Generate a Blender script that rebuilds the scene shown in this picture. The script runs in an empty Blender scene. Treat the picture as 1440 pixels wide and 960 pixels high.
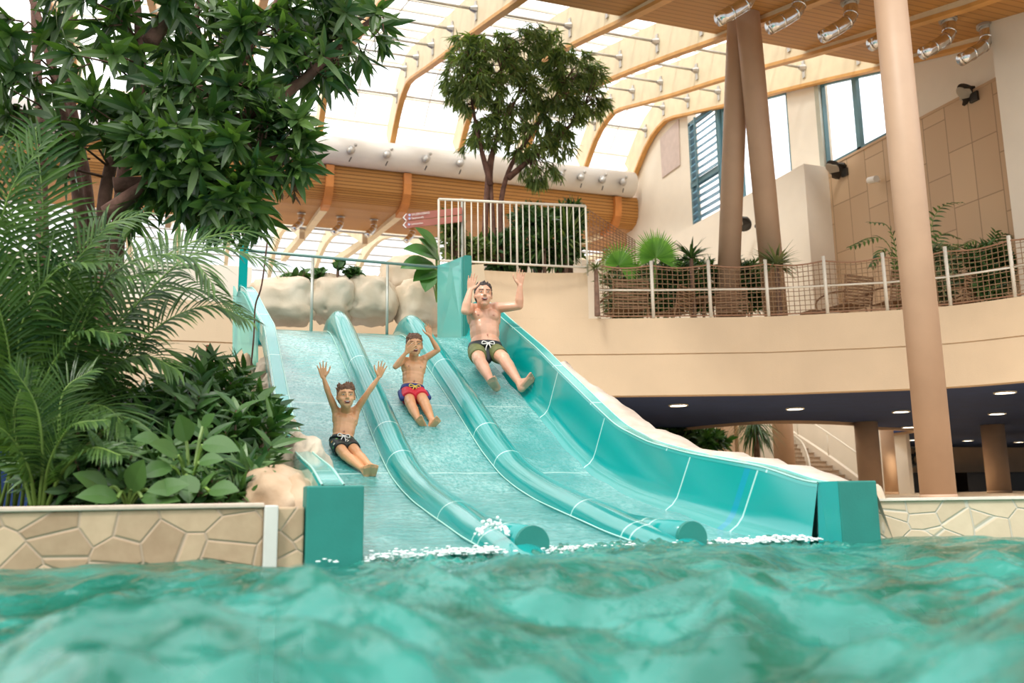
import bpy, bmesh, math, random
import numpy as np
from mathutils import Vector, Matrix, noise
random.seed(7); RNG = np.random.default_rng(7)
SC = bpy.context.scene; COL = SC.collection

# ---------------------------------------------------------------- camera, world, sun, exposure
# world axes: X along the pool edge (to the right of the slide), Y uphill along the slide, Z up, water at 0
FPX = 1232.0; CAMH = 0.30; TH = math.atan((697.0 - 480.0) / FPX); ROLL = math.atan(0.015); YAW = math.radians(19.8)
ORG = Vector((-1.02889, 4.40187, 0.0))           # slide corner seen from the camera foot
def to_world(p):                                   # camera-foot frame -> slide frame
    q = Vector(p) - ORG; c, s = math.cos(YAW), math.sin(YAW)
    return Vector((q.x * c + q.y * s, -q.x * s + q.y * c, q.z))
def dir_world(d):
    c, s = math.cos(YAW), math.sin(YAW)
    return Vector((d[0] * c + d[1] * s, -d[0] * s + d[1] * c, d[2]))
_fw = Vector((0, math.cos(TH), math.sin(TH))); _r0 = Vector((1, 0, 0)); _u0 = _r0.cross(_fw)
_rt = _r0 * math.cos(ROLL) - _u0 * math.sin(ROLL); _up = _u0 * math.cos(ROLL) + _r0 * math.sin(ROLL)
CFW, CRT, CUP = dir_world(_fw), dir_world(_rt), dir_world(_up)
CPOS = to_world((0, 0, CAMH))
def ray(x, y): return CFW * FPX + CRT * (x - 720) - CUP * (y - 480)
def pz(x, y, z): d = ray(x, y); return CPOS + d * ((z - CPOS.z) / d.z)
def pv(x, y, v): d = ray(x, y); return CPOS + d * ((v - CPOS.y) / d.y)
def pu(x, y, u): d = ray(x, y); return CPOS + d * ((u - CPOS.x) / d.x)

cam = bpy.data.cameras.new('camera'); camo = bpy.data.objects.new('camera', cam); COL.objects.link(camo)
camo.matrix_world = Matrix(((CRT.x, CUP.x, -CFW.x, CPOS.x), (CRT.y, CUP.y, -CFW.y, CPOS.y), (CRT.z, CUP.z, -CFW.z, CPOS.z), (0, 0, 0, 1)))
cam.sensor_width = 36; cam.lens = FPX / 1440 * 36; cam.clip_start = .05; cam.clip_end = 300
cam.dof.use_dof = True; cam.dof.focus_distance = 8.8; cam.dof.aperture_fstop = 1.7
SC.camera = camo

world = bpy.data.worlds.new('sky'); SC.world = world; world.use_nodes = True
wn = world.node_tree; wn.nodes.clear()
wo = wn.nodes.new('ShaderNodeOutputWorld'); wb = wn.nodes.new('ShaderNodeBackground')
wg = wn.nodes.new('ShaderNodeTexCoord'); wno = wn.nodes.new('ShaderNodeTexNoise'); wr = wn.nodes.new('ShaderNodeValToRGB')
wno.inputs['Scale'].default_value = 2.2; wno.inputs['Detail'].default_value = 3
wn.links.new(wg.outputs['Generated'], wno.inputs['Vector']); wn.links.new(wno.outputs['Fac'], wr.inputs['Fac'])
wr.color_ramp.elements[0].position = .35; wr.color_ramp.elements[0].color = (.86, .90, .95, 1)
wr.color_ramp.elements[1].position = .65; wr.color_ramp.elements[1].color = (1, .975, .94, 1)
wn.links.new(wr.outputs['Color'], wb.inputs['Color'])
wsep = wn.nodes.new('ShaderNodeSeparateXYZ'); wn.links.new(wg.outputs['Generated'], wsep.inputs[0])
wmr = wn.nodes.new('ShaderNodeMapRange'); wn.links.new(wsep.outputs['Z'], wmr.inputs[0])      # overcast sky, brighter overhead than at the horizon
for _i, _v in ((1, .02), (2, .45), (3, .75), (4, 2.3)): wmr.inputs[_i].default_value = _v
wn.links.new(wmr.outputs[0], wb.inputs['Strength'])
wn.links.new(wb.outputs['Background'], wo.inputs['Surface'])

sun = bpy.data.lights.new('sun', 'SUN'); sun.energy = 2.2; sun.angle = math.radians(12); sun.color = (1, .95, .86)
suno = bpy.data.objects.new('sun', sun); COL.objects.link(suno)
suno.rotation_euler = Vector((.62, .55, -1.0)).to_track_quat('-Z', 'Y').to_euler()
SC.view_settings.view_transform = 'Standard'; SC.view_settings.look = 'None'; SC.view_settings.gamma = 1
SC.view_settings.use_curve_mapping = False; SC.view_settings.exposure = 0.0
SC.cycles.max_bounces = 10; SC.cycles.transparent_max_bounces = 24; SC.cycles.caustics_refractive = False; SC.cycles.caustics_reflective = False

# ---------------------------------------------------------------- helpers
def tag(o, label=None, cat=None, group=None, kind=None):
    if label: o['label'] = label
    if cat: o['category'] = cat
    if group: o['group'] = group
    if kind: o['kind'] = kind
    return o
def empty(name, loc=(0, 0, 0), label=None, cat=None, group=None, kind=None):
    o = bpy.data.objects.new(name, None); COL.objects.link(o); o.location = loc; o.empty_display_size = .1
    return tag(o, label, cat, group, kind)

class MB:
    def __init__(s): s.v = []; s.f = []; s.mi = []
    def add(s, vs, fs, mi=0):
        n = len(s.v); s.v.extend([tuple(p) for p in vs]); s.f.extend([tuple(i + n for i in f) for f in fs]); s.mi.extend([mi] * len(fs)); return s
    def box(s, x0, x1, y0, y1, z0, z1, mi=0):
        vs = [(x, y, z) for z in (z0, z1) for y in (y0, y1) for x in (x0, x1)]
        return s.add(vs, [(0, 2, 3, 1), (4, 5, 7, 6), (0, 1, 5, 4), (2, 6, 7, 3), (0, 4, 6, 2), (1, 3, 7, 5)], mi)
    def bar(s, a, b, w, h, up=(0, 0, 1), mi=0):
        a, b = Vector(a), Vector(b); d = (b - a).normalized(); up = Vector(up)
        r = d.cross(up); r = r.normalized() if r.length > 1e-5 else Vector((1, 0, 0)); q = r.cross(d)
        vs = []
        for p in (a, b):
            for i, j in ((-1, -1), (1, -1), (1, 1), (-1, 1)): vs.append(p + r * (i * w / 2) + q * (j * h / 2))
        return s.add(vs, [(3, 2, 1, 0), (4, 5, 6, 7), (0, 1, 5, 4), (1, 2, 6, 5), (2, 3, 7, 6), (3, 0, 4, 7)], mi)
    def tube(s, pts, r, n=8, cap=True, mi=0, closed=False):
        pts = [Vector(p) for p in pts]; m = len(pts); rs = r if isinstance(r, (list, tuple)) else [r] * m
        d0 = (pts[1] - pts[0]).normalized(); a = Vector((0, 0, 1)) if abs(d0.z) < .9 else Vector((1, 0, 0))
        nrm = (a - d0 * a.dot(d0)).normalized(); vs = []
        for i, p in enumerate(pts):
            if closed: d = (pts[(i + 1) % m] - pts[i - 1]).normalized()
            else: d = (pts[min(i + 1, m - 1)] - pts[max(i - 1, 0)]).normalized()
            nrm = nrm - d * nrm.dot(d); nrm = nrm.normalized() if nrm.length > 1e-6 else Vector((1, 0, 0)); b = d.cross(nrm)
            for k in range(n):
                t = 2 * math.pi * k / n; vs.append(p + (nrm * math.cos(t) + b * math.sin(t)) * rs[i])
        fs = []
        for i in range(m if closed else m - 1):
            j = (i + 1) % m
            for k in range(n): fs.append((i * n + k, i * n + (k + 1) % n, j * n + (k + 1) % n, j * n + k))
        if cap and not closed: fs.append(tuple(range(n - 1, -1, -1))); fs.append(tuple((m - 1) * n + k for k in range(n)))
        return s.add(vs, fs, mi)
    def prism(s, poly, z0, z1, mi=0):
        n = len(poly); vs = [(x, y, z0) for x, y in poly] + [(x, y, z1) for x, y in poly]
        fs = [tuple(range(n - 1, -1, -1)), tuple(range(n, 2 * n))] + [(i, (i + 1) % n, n + (i + 1) % n, n + i) for i in range(n)]
        return s.add(vs, fs, mi)
    def extr(s, poly, off, mi=0):                       # 3D polygon extruded along a vector
        n = len(poly); off = Vector(off); P = [Vector(p) for p in poly]
        vs = P + [p + off for p in P]
        fs = [tuple(range(n - 1, -1, -1)), tuple(range(n, 2 * n))] + [(i, (i + 1) % n, n + (i + 1) % n, n + i) for i in range(n)]
        return s.add(vs, fs, mi)
    def ell(s, c, rx, ry, rz, ax=None, seg=16, rings=10, mi=0):
        c = Vector(c); X, Y, Z = ax if ax else (Vector((1, 0, 0)), Vector((0, 1, 0)), Vector((0, 0, 1)))
        vs = [c - Z * rz]; 
        for i in range(1, rings):
            t = -math.pi / 2 + math.pi * i / rings
            for k in range(seg):
                p = 2 * math.pi * k / seg; vs.append(c + X * (rx * math.cos(t) * math.cos(p)) + Y * (ry * math.cos(t) * math.sin(p)) + Z * (rz * math.sin(t)))
        vs.append(c + Z * rz); fs = []
        for k in range(seg): fs.append((0, 1 + (k + 1) % seg, 1 + k))
        for i in range(rings - 2):
            for k in range(seg):
                a = 1 + i * seg + k; b = 1 + i * seg + (k + 1) % seg; fs.append((a, b, b + seg, a + seg))
        t = len(vs) - 1; o = 1 + (rings - 2) * seg
        for k in range(seg): fs.append((o + k, o + (k + 1) % seg, t))
        return s.add(vs, fs, mi)
    def cap(s, a, b, ra, rb, n=12):                     # tapered capsule
        a, b = Vector(a), Vector(b); L = (b - a).length
        if L < 1e-5: return s.ell(a, ra, ra, ra)
        d = (b - a) / L; pts = []; rs = []
        for k in range(1, 5): t = k / 5 * math.pi / 2; pts.append(a - d * ra * math.cos(t)); rs.append(ra * math.sin(t))
        pts.append(a); rs.append(ra); pts.append(b); rs.append(rb)
        for k in range(4, 0, -1): t = k / 5 * math.pi / 2; pts.append(b + d * rb * math.cos(t)); rs.append(rb * math.sin(t))
        return s.tube(pts, rs, n)
    def build(s, name, mat=None, parent=None, smooth=False, bevel=0, **kw):
        me = bpy.data.meshes.new(name); me.from_pydata(s.v, [], s.f)
        for m in (mat if isinstance(mat, (list, tuple)) else [mat]): me.materials.append(m)
        if any(s.mi): me.polygons.foreach_set('material_index', s.mi)
        if smooth: me.polygons.foreach_set('use_smooth', [True] * len(me.polygons))
        me.update(); o = bpy.data.objects.new(name, me); COL.objects.link(o)
        if parent: 
            o.parent = parent; o.matrix_parent_inverse = Matrix.Translation(-parent_loc(parent))
        if bevel:
            b = o.modifiers.new('bevel', 'BEVEL'); b.width = bevel; b.segments = 2; b.limit_method = 'ANGLE'; b.angle_limit = .6
        return tag(o, **kw)
def parent_loc(p): return Vector(p.location)
def gridmesh(b, rows, mi=0):
    n = len(rows[0]); vs = [p for r in rows for p in r]; fs = []
    for i in range(len(rows) - 1):
        for j in range(n - 1): fs.append((i * n + j, i * n + j + 1, (i + 1) * n + j + 1, (i + 1) * n + j))
    return b.add(vs, fs, mi)
def copy_tree(o, parent=None):
    c = o.copy(); COL.objects.link(c); c.parent = parent
    for ch in list(o.children): copy_tree(ch, c)
    return c
def lerp(a, b, t): return a + (b - a) * t
def spline(pts, n=6):                                   # Catmull-Rom through points
    P = [Vector(p) for p in pts]; P = [P[0] * 2 - P[1]] + P + [P[-1] * 2 - P[-2]]; out = []
    for i in range(1, len(P) - 2):
        for k in range(n):
            t = k / n; a, b, c, d = P[i - 1], P[i], P[i + 1], P[i + 2]
            out.append(.5 * ((2 * b) + (c - a) * t + (2 * a - 5 * b + 4 * c - d) * t * t + (3 * b - a - 3 * c + d) * t ** 3))
    out.append(P[-2]); return out

def rv(rg): 
    while True:
        v = Vector((rg.uniform(-1, 1), rg.uniform(-1, 1), rg.uniform(-1, 1)))
        if .1 < v.length < 1: return v.normalized()
# ---------------------------------------------------------------- materials
def newmat(name):
    m = bpy.data.materials.new(name); m.use_nodes = True; nt = m.node_tree; b = nt.nodes['Principled BSDF']; return m, nt, b
def N(nt, t, **kw):
    n = nt.nodes.new(t)
    for k, v in kw.items():
        if hasattr(n, k): setattr(n, k, v)
        else: n.inputs[k.replace('_', ' ')].default_value = v
    return n
def mat(name, col, rough=.5, var=.08, scale=4, bump=0, bscale=30, metal=0, coat=0, spec=.5, col2=None, detail=4, sub=0, trans=0):
    m, nt, b = newmat(name); L = nt.links
    tc = N(nt, 'ShaderNodeTexCoord'); no = N(nt, 'ShaderNodeTexNoise'); no.inputs['Scale'].default_value = scale; no.inputs['Detail'].default_value = detail
    L.new(tc.outputs['Object'], no.inputs['Vector'])
    rp = N(nt, 'ShaderNodeValToRGB'); c2 = col2 or tuple(min(1, c * (1 + var)) for c in col); c1 = col if col2 else tuple(c * (1 - var) for c in col)
    rp.color_ramp.elements[0].position = .32; rp.color_ramp.elements[1].position = .68
    rp.color_ramp.elements[0].color = (*c1, 1); rp.color_ramp.elements[1].color = (*c2, 1)
    L.new(no.outputs['Fac'], rp.inputs['Fac']); L.new(rp.outputs['Color'], b.inputs['Base Color'])
    b.inputs['Roughness'].default_value = rough; b.inputs['Metallic'].default_value = metal; b.inputs['Specular IOR Level'].default_value = spec
    b.inputs['Coat Weight'].default_value = coat; b.inputs['Coat Roughness'].default_value = .08
    if sub: b.inputs['Subsurface Weight'].default_value = sub; b.inputs['Subsurface Radius'].default_value = (.05, .02, .01); b.inputs['Subsurface Scale'].default_value = .5
    if bump:
        n2 = N(nt, 'ShaderNodeTexNoise'); n2.inputs['Scale'].default_value = bscale; n2.inputs['Detail'].default_value = 5
        L.new(tc.outputs['Object'], n2.inputs['Vector']); bp = N(nt, 'ShaderNodeBump'); bp.inputs['Strength'].default_value = bump; bp.inputs['Distance'].default_value = .02
        L.new(n2.outputs['Fac'], bp.inputs['Height']); L.new(bp.outputs['Normal'], b.inputs['Normal'])
    return m
def leafmat(name, c1, c2, rough=.45, trans=.25):
    m, nt, b = newmat(name); L = nt.links
    g = N(nt, 'ShaderNodeNewGeometry'); rp = N(nt, 'ShaderNodeValToRGB'); L.new(g.outputs['Random Per Island'], rp.inputs['Fac'])
    rp.color_ramp.elements[0].color = (*c1, 1); rp.color_ramp.elements[1].color = (*c2, 1); rp.color_ramp.elements[1].position = .95
    L.new(rp.outputs['Color'], b.inputs['Base Color']); b.inputs['Roughness'].default_value = rough; b.inputs['Specular IOR Level'].default_value = .5
    tr = N(nt, 'ShaderNodeBsdfTranslucent'); hs = N(nt, 'ShaderNodeMixRGB', blend_type='MULTIPLY'); hs.inputs[0].default_value = 1; hs.inputs[2].default_value = (1.3, 1.5, .5, 1)
    L.new(rp.outputs['Color'], hs.inputs[1]); L.new(hs.outputs[0], tr.inputs['Color'])
    mx = N(nt, 'ShaderNodeMixShader'); mx.inputs[0].default_value = trans
    L.new(b.outputs[0], mx.inputs[1]); L.new(tr.outputs[0], mx.inputs[2]); L.new(mx.outputs[0], nt.nodes['Material Output'].inputs['Surface'])
    return m
def emit(name, col, s):
    m, nt, b = newmat(name); b.inputs['Base Color'].default_value = (*col, 1); b.inputs['Emission Color'].default_value = (*col, 1); b.inputs['Emission Strength'].default_value = s; return m
def math_(nt, op, a, b=None, c=None):
    n = N(nt, 'ShaderNodeMath', operation=op)
    for i, x in enumerate((a, b, c)):
        if x is None: continue
        if isinstance(x, (int, float)): n.inputs[i].default_value = x
        else: nt.links.new(x, n.inputs[i])
    return n.outputs[0]
def mixc(nt, f, a, b):
    n = N(nt, 'ShaderNodeMixRGB'); L = nt.links
    if isinstance(f, (int, float)): n.inputs[0].default_value = f
    else: L.new(f, n.inputs[0])
    for i, x in ((1, a), (2, b)):
        if isinstance(x, tuple): n.inputs[i].default_value = (*x, 1) if len(x) == 3 else x
        else: L.new(x, n.inputs[i])
    return n.outputs[0]
M = {}
TEAL = (.0, .36, .34)
M['bead'] = mat('pale seam bead', (.42, .70, .62), .3, .05, 3)
M['lens_grey'] = mat('lamp lens', (.55, .50, .42), .3, .05, 3)  # beige reflection on the lens painted in as its base colour
M['teal'] = mat('teal gelcoat', (.0, .29, .275), .16, .05, 2, coat=.6)
M['teal_dark'] = mat('teal green end faces', (.012, .20, .165), .5, .06, 6, bump=.05, bscale=60)
M['teal_mid'] = mat('teal band', (.01, .27, .25), .22, .08, 3)
M['cream'] = mat('cream plaster', (.75, .58, .39), .8, .04, 1.2, bump=.12, bscale=45)
M['cream_light'] = mat('pale plaster', (.86, .78, .66), .8, .03, 1.2, bump=.08, bscale=40)
M['cream_dark'] = mat('tan plaster', (.62, .43, .27), .8, .05, 1.5, bump=.1)
M['column'] = mat('painted column', (.54, .36, .24), .5, .05, 2)
M['column_mat'] = mat('rough column', (.60, .41, .27), .7, .06, 2, bump=.1)
M['navy'] = mat('navy ceiling', (.010, .04, .15), .85, .1, 3, bump=.1)
M['glulam'] = mat('pale laminated timber', (.84, .70, .47), .55, .06, 3)
M['glulam_edge'] = mat('orange timber edge', (.70, .36, .10), .5, .1, 3)
M['rib_orange'] = mat('orange timber rib', (.66, .25, .06), .5, .12, 3)
M['steel'] = mat('galvanised steel', (.55, .53, .50), .4, .1, 8, metal=.6)
M['chrome'] = mat('polished duct metal', (.80, .80, .80), .16, .08, 10, metal=1, bump=.1, bscale=12)
M['duct'] = mat('white duct', (.86, .82, .77), .5, .03, 2)
M['rail_white'] = mat('white painted metal', (.82, .77, .66), .4, .03, 3)
M['rail_green'] = mat('grey green rail', (.20, .30, .27), .35, .05, 3, metal=.3)
M['rail_grey'] = mat('grey post metal', (.45, .46, .40), .35, .05, 3, metal=.5)
M['rope'] = mat('brown rope', (.36, .20, .12), .9, .15, 20)
M['net_tan'] = mat('tan net cord', (.33, .21, .12), .9, .15, 20)
M['rock'] = mat('sandstone rock', (.46, .36, .25), .85, .2, 4, bump=.6, bscale=14, col2=(.66, .57, .45))
M['rock_white'] = mat('white rock strip', (.50, .41, .33), .85, .1, 5, bump=.5, bscale=14, col2=(.66, .56, .47))
M['rock_warm'] = mat('tan boulder', (.40, .26, .15), .85, .2, 2.6, bump=.7, bscale=8, col2=(.62, .48, .34))
M['rock_pale'] = mat('pale boulder', (.52, .40, .27), .85, .2, 1.8, bump=.5, bscale=6, col2=(.70, .60, .47))
M['soil'] = mat('dark soil', (.05, .035, .02), 1, .4, 20, bump=.5)
M['floor'] = mat('beige floor tile', (.50, .38, .26), .35, .1, 4)
M['bark'] = mat('red brown bark', (.10, .045, .03), .85, .3, 8, bump=.6, bscale=25, col2=(.20, .10, .07))
M['bark_grey'] = mat('grey brown bark', (.22, .13, .09), .85, .3, 8, bump=.5, bscale=25)
M['stem_green'] = mat('green stem', (.16, .26, .05), .5, .2, 6)
M['leaf_tree'] = leafmat('broad tree leaves', (.022, .062, .018), (.11, .19, .05), .33, .25)
M['leaf_ficus'] = leafmat('narrow tree leaves', (.07, .13, .035), (.25, .32, .10), .42, .3)
M['leaf_palm'] = leafmat('palm leaflets', (.024, .07, .018), (.11, .20, .045), .36, .25)
M['leaf_shrub'] = leafmat('shrub leaves', (.022, .075, .022), (.10, .20, .05), .35, .2)
M['leaf_big'] = leafmat('large glossy leaves', (.022, .085, .022), (.08, .22, .045), .28, .2)
M['leaf_fan'] = leafmat('fan palm leaf', (.13, .34, .05), (.24, .50, .08), .45, .35)
M['leaf_grey'] = leafmat('grey green leaves', (.10, .15, .07), (.34, .38, .20), .5, .25)
M['leaf_dead'] = leafmat('withered leaves', (.10, .05, .03), (.22, .11, .06), .7, .2)
M['frame_blue'] = mat('blue grey window frame', (.10, .21, .25), .4, .08, 3)
M['dark_metal'] = mat('dark lamp metal', (.04, .035, .03), .4, .1, 5, metal=.3)
M['slat_brown'] = mat('brown slats', (.30, .17, .09), .6, .15, 8)
M['white'] = mat('white plastic', (.85, .83, .78), .4, .02, 3)
M['foam'] = mat('white water foam', (.86, .93, .92), .5, .05, 30, bump=.5, bscale=60)
M['black'] = mat('black box', (.015, .013, .012), .5, .2, 5)
M['fanmetal'] = mat('fan grey', (.30, .26, .2), .4, .2, 5, metal=.5)

def wetlane():
    m, nt, b = newmat('wet teal lane'); L = nt.links; tc = N(nt, 'ShaderNodeTexCoord')
    mp = N(nt, 'ShaderNodeMapping'); mp.inputs['Scale'].default_value = (1, .45, 1); L.new(tc.outputs['Object'], mp.inputs['Vector'])
    fine = N(nt, 'ShaderNodeTexNoise'); fine.inputs['Scale'].default_value = 38; fine.inputs['Detail'].default_value = 6; fine.inputs['Roughness'].default_value = .7
    big = N(nt, 'ShaderNodeTexNoise'); big.inputs['Scale'].default_value = 2.2; big.inputs['Detail'].default_value = 5; big.inputs['Distortion'].default_value = .8
    wav = N(nt, 'ShaderNodeTexWave'); wav.bands_direction = 'Y'; wav.inputs['Scale'].default_value = 2.4; wav.inputs['Distortion'].default_value = 9; wav.inputs['Detail'].default_value = 3; wav.inputs['Detail Scale'].default_value = 1.6
    for n in (fine, big): L.new(mp.outputs[0], n.inputs['Vector'])
    L.new(tc.outputs['Object'], wav.inputs['Vector'])
    sep = N(nt, 'ShaderNodeSeparateXYZ'); L.new(tc.outputs['Object'], sep.inputs[0])
    f1 = N(nt, 'ShaderNodeMapRange'); f1.inputs[1].default_value = .36; f1.inputs[2].default_value = .60; L.new(fine.outputs['Fac'], f1.inputs[0])
    f2 = N(nt, 'ShaderNodeMapRange'); f2.inputs[1].default_value = .38; f2.inputs[2].default_value = .62; f2.inputs[3].default_value = .25; f2.inputs[4].default_value = 1; L.new(big.outputs['Fac'], f2.inputs[0])
    foam = math_(nt, 'MULTIPLY', f1.outputs[0], f2.outputs[0])
    top = N(nt, 'ShaderNodeMapRange'); top.inputs[1].default_value = 3.2; top.inputs[2].default_value = 7.0; top.inputs[3].default_value = .50; top.inputs[4].default_value = .85; L.new(sep.outputs[1], top.inputs[0])
    foam = math_(nt, 'MULTIPLY', foam, top.outputs[0])
    c = mixc(nt, foam, (.008, .27, .26), (.50, .80, .77))  # pale speckle paints sky reflection as well as foam into the lane colour
    # section seams across the lane
    seam = None
    for y0 in (2.95, 4.42):
        d = math_(nt, 'ABSOLUTE', math_(nt, 'SUBTRACT', sep.outputs[1], y0)); s = math_(nt, 'LESS_THAN', d, .012); seam = s if seam is None else math_(nt, 'MAXIMUM', seam, s)
    c = mixc(nt, math_(nt, 'MULTIPLY', seam, .5), c, (.6, .8, .75))
    L.new(c, b.inputs['Base Color']); b.inputs['Roughness'].default_value = .14; b.inputs['Coat Weight'].default_value = .7; b.inputs['Coat Roughness'].default_value = .05
    hh = math_(nt, 'ADD', math_(nt, 'MULTIPLY', wav.outputs['Fac'], .14), math_(nt, 'MULTIPLY', fine.outputs['Fac'], .55))
    bp = N(nt, 'ShaderNodeBump'); bp.inputs['Strength'].default_value = .5; bp.inputs['Distance'].default_value = .03; L.new(hh, bp.inputs['Height'])
    L.new(bp.outputs[0], b.inputs['Normal']); L.new(bp.outputs[0], b.inputs['Coat Normal']); return m
M['lane'] = wetlane()
def seamteal(name, base, ys, blue=None, w=.009):
    m, nt, b = newmat(name); L = nt.links; tc = N(nt, 'ShaderNodeTexCoord'); sep = N(nt, 'ShaderNodeSeparateXYZ'); L.new(tc.outputs['Object'], sep.inputs[0])
    no = N(nt, 'ShaderNodeTexNoise'); no.inputs['Scale'].default_value = 2.5; L.new(tc.outputs['Object'], no.inputs['Vector'])
    c = mixc(nt, no.outputs['Fac'], tuple(x * .94 for x in base), tuple(x * 1.08 for x in base))
    sl = math_(nt, 'ADD', sep.outputs[1], math_(nt, 'MULTIPLY', sep.outputs[2], .35))
    for y0 in ys:
        s = math_(nt, 'LESS_THAN', math_(nt, 'ABSOLUTE', math_(nt, 'SUBTRACT', sl, y0)), w); c = mixc(nt, math_(nt, 'MULTIPLY', s, .75), c, (.5, .78, .72))
    if blue is not None:
        s = math_(nt, 'LESS_THAN', math_(nt, 'ABSOLUTE', math_(nt, 'SUBTRACT', sl, blue)), .035); c = mixc(nt, math_(nt, 'MULTIPLY', s, .6), c, (.0, .28, .48))
    L.new(c, b.inputs['Base Color']); b.inputs['Roughness'].default_value = .15; b.inputs['Coat Weight'].default_value = .6; b.inputs['Coat Roughness'].default_value = .12
    return m
M['divider'] = seamteal('divider teal', (.0, .28, .265), (.48, .60, 1.42, 3.28, 4.0, 5.9))
M['sidewall'] = seamteal('side wall teal', (.0, .31, .295), (.72, 1.62, 3.25, 4.55), blue=.84)
M['railcap'] = seamteal('rail cap teal', (.03, .37, .345), (.62, 2.0, 3.6, 4.7, 6.2))

def wood(name, c1, c2, gap, period, thick=.22):
    m, nt, b = newmat(name); L = nt.links; tc = N(nt, 'ShaderNodeTexCoord'); sep = N(nt, 'ShaderNodeSeparateXYZ'); L.new(tc.outputs['Object'], sep.inputs[0])
    s = math_(nt, 'SUBTRACT', sep.outputs[1], sep.outputs[2]); q = math_(nt, 'DIVIDE', s, period); fr = math_(nt, 'FRACT', q); g = math_(nt, 'LESS_THAN', fr, thick)
    fl = math_(nt, 'FLOOR', q); wn_ = N(nt, 'ShaderNodeTexWhiteNoise'); wn_.noise_dimensions = '1D'; L.new(fl, wn_.inputs['W'])
    mp = N(nt, 'ShaderNodeMapping'); mp.inputs['Scale'].default_value = (.6, 12, 12); L.new(tc.outputs['Object'], mp.inputs['Vector'])
    no = N(nt, 'ShaderNodeTexNoise'); no.inputs['Scale'].default_value = 2; L.new(mp.outputs[0], no.inputs['Vector'])
    f = math_(nt, 'ADD', math_(nt, 'MULTIPLY', wn_.outputs['Value'], .4), math_(nt, 'MULTIPLY', no.outputs['Fac'], .6))
    c = mixc(nt, f, c1, c2); c = mixc(nt, g, c, gap); L.new(c, b.inputs['Base Color']); b.inputs['Roughness'].default_value = .6; return m
M['slatwood'] = wood('slatted timber', (.48, .21, .045), (.64, .33, .09), (.19, .075, .015), .13)
M['slatwood_up'] = wood('slatted timber ceiling', (.50, .24, .065), (.60, .31, .09), (.38, .175, .045), .16, .18)

def stone(name, c1, c2, mortar, sc):
    m, nt, b = newmat(name); L = nt.links; tc = N(nt, 'ShaderNodeTexCoord'); mp = N(nt, 'ShaderNodeMapping'); mp.inputs['Scale'].default_value = (1, 0, 1.25); L.new(tc.outputs['Object'], mp.inputs['Vector'])
    v1 = N(nt, 'ShaderNodeTexVoronoi', feature='DISTANCE_TO_EDGE'); v2 = N(nt, 'ShaderNodeTexVoronoi')
    for v in (v1, v2): v.inputs['Scale'].default_value = sc; v.inputs['Randomness'].default_value = .85; L.new(mp.outputs[0], v.inputs['Vector'])
    no = N(nt, 'ShaderNodeTexNoise'); no.inputs['Scale'].default_value = 14; no.inputs['Detail'].default_value = 6; L.new(tc.outputs['Object'], no.inputs['Vector'])
    sp = N(nt, 'ShaderNodeSeparateColor'); L.new(v2.outputs['Color'], sp.inputs[0])
    c = mixc(nt, math_(nt, 'ADD', math_(nt, 'MULTIPLY', sp.outputs[0], .6), math_(nt, 'MULTIPLY', no.outputs['Fac'], .45)), c1, c2)
    g = math_(nt, 'LESS_THAN', v1.outputs['Distance'], .022); c = mixc(nt, g, c, mortar); L.new(c, b.inputs['Base Color']); b.inputs['Roughness'].default_value = .85
    mr = N(nt, 'ShaderNodeMapRange'); mr.inputs[2].default_value = .04; L.new(v1.outputs['Distance'], mr.inputs[0])
    h = math_(nt, 'ADD', mr.outputs[0], math_(nt, 'MULTIPLY', no.outputs['Fac'], .5)); bp = N(nt, 'ShaderNodeBump'); bp.inputs['Distance'].default_value = .008; bp.inputs['Strength'].default_value = .7
    L.new(h, bp.inputs['Height']); L.new(bp.outputs[0], b.inputs['Normal']); return m
M['stone'] = stone('flagstone wall', (.30, .19, .11), (.62, .46, .30), (.46, .34, .24), 4.6)
M['stone_pale'] = stone('pale flagstone wall', (.50, .38, .25), (.72, .58, .41), (.60, .54, .44), 6)

def tilewall():
    m, nt, b = newmat('tan wall tiles'); L = nt.links; tc = N(nt, 'ShaderNodeTexCoord'); sep = N(nt, 'ShaderNodeSeparateXYZ'); L.new(tc.outputs['Object'], sep.inputs[0])
    cb = N(nt, 'ShaderNodeCombineXYZ'); L.new(sep.outputs[2], cb.inputs[0]); L.new(sep.outputs[1], cb.inputs[1])
    br = N(nt, 'ShaderNodeTexBrick'); br.offset = .37; br.offset_frequency = 3; L.new(cb.outputs[0], br.inputs['Vector'])
    for k, v in (('Scale', 1), ('Mortar Size', .012), ('Brick Width', 1.25), ('Row Height', .62), ('Bias', -.1)): br.inputs[k].default_value = v
    br.inputs['Color1'].default_value = (.58, .40, .25, 1); br.inputs['Color2'].default_value = (.68, .49, .31, 1); br.inputs['Mortar'].default_value = (.38, .25, .15, 1)
    no = N(nt, 'ShaderNodeTexNoise'); no.inputs['Scale'].default_value = .55; L.new(tc.outputs['Object'], no.inputs['Vector'])
    L.new(br.outputs['Color'], b.inputs['Base Color']); b.inputs['Roughness'].default_value = .6; return m
M['tiles'] = tilewall()

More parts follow.
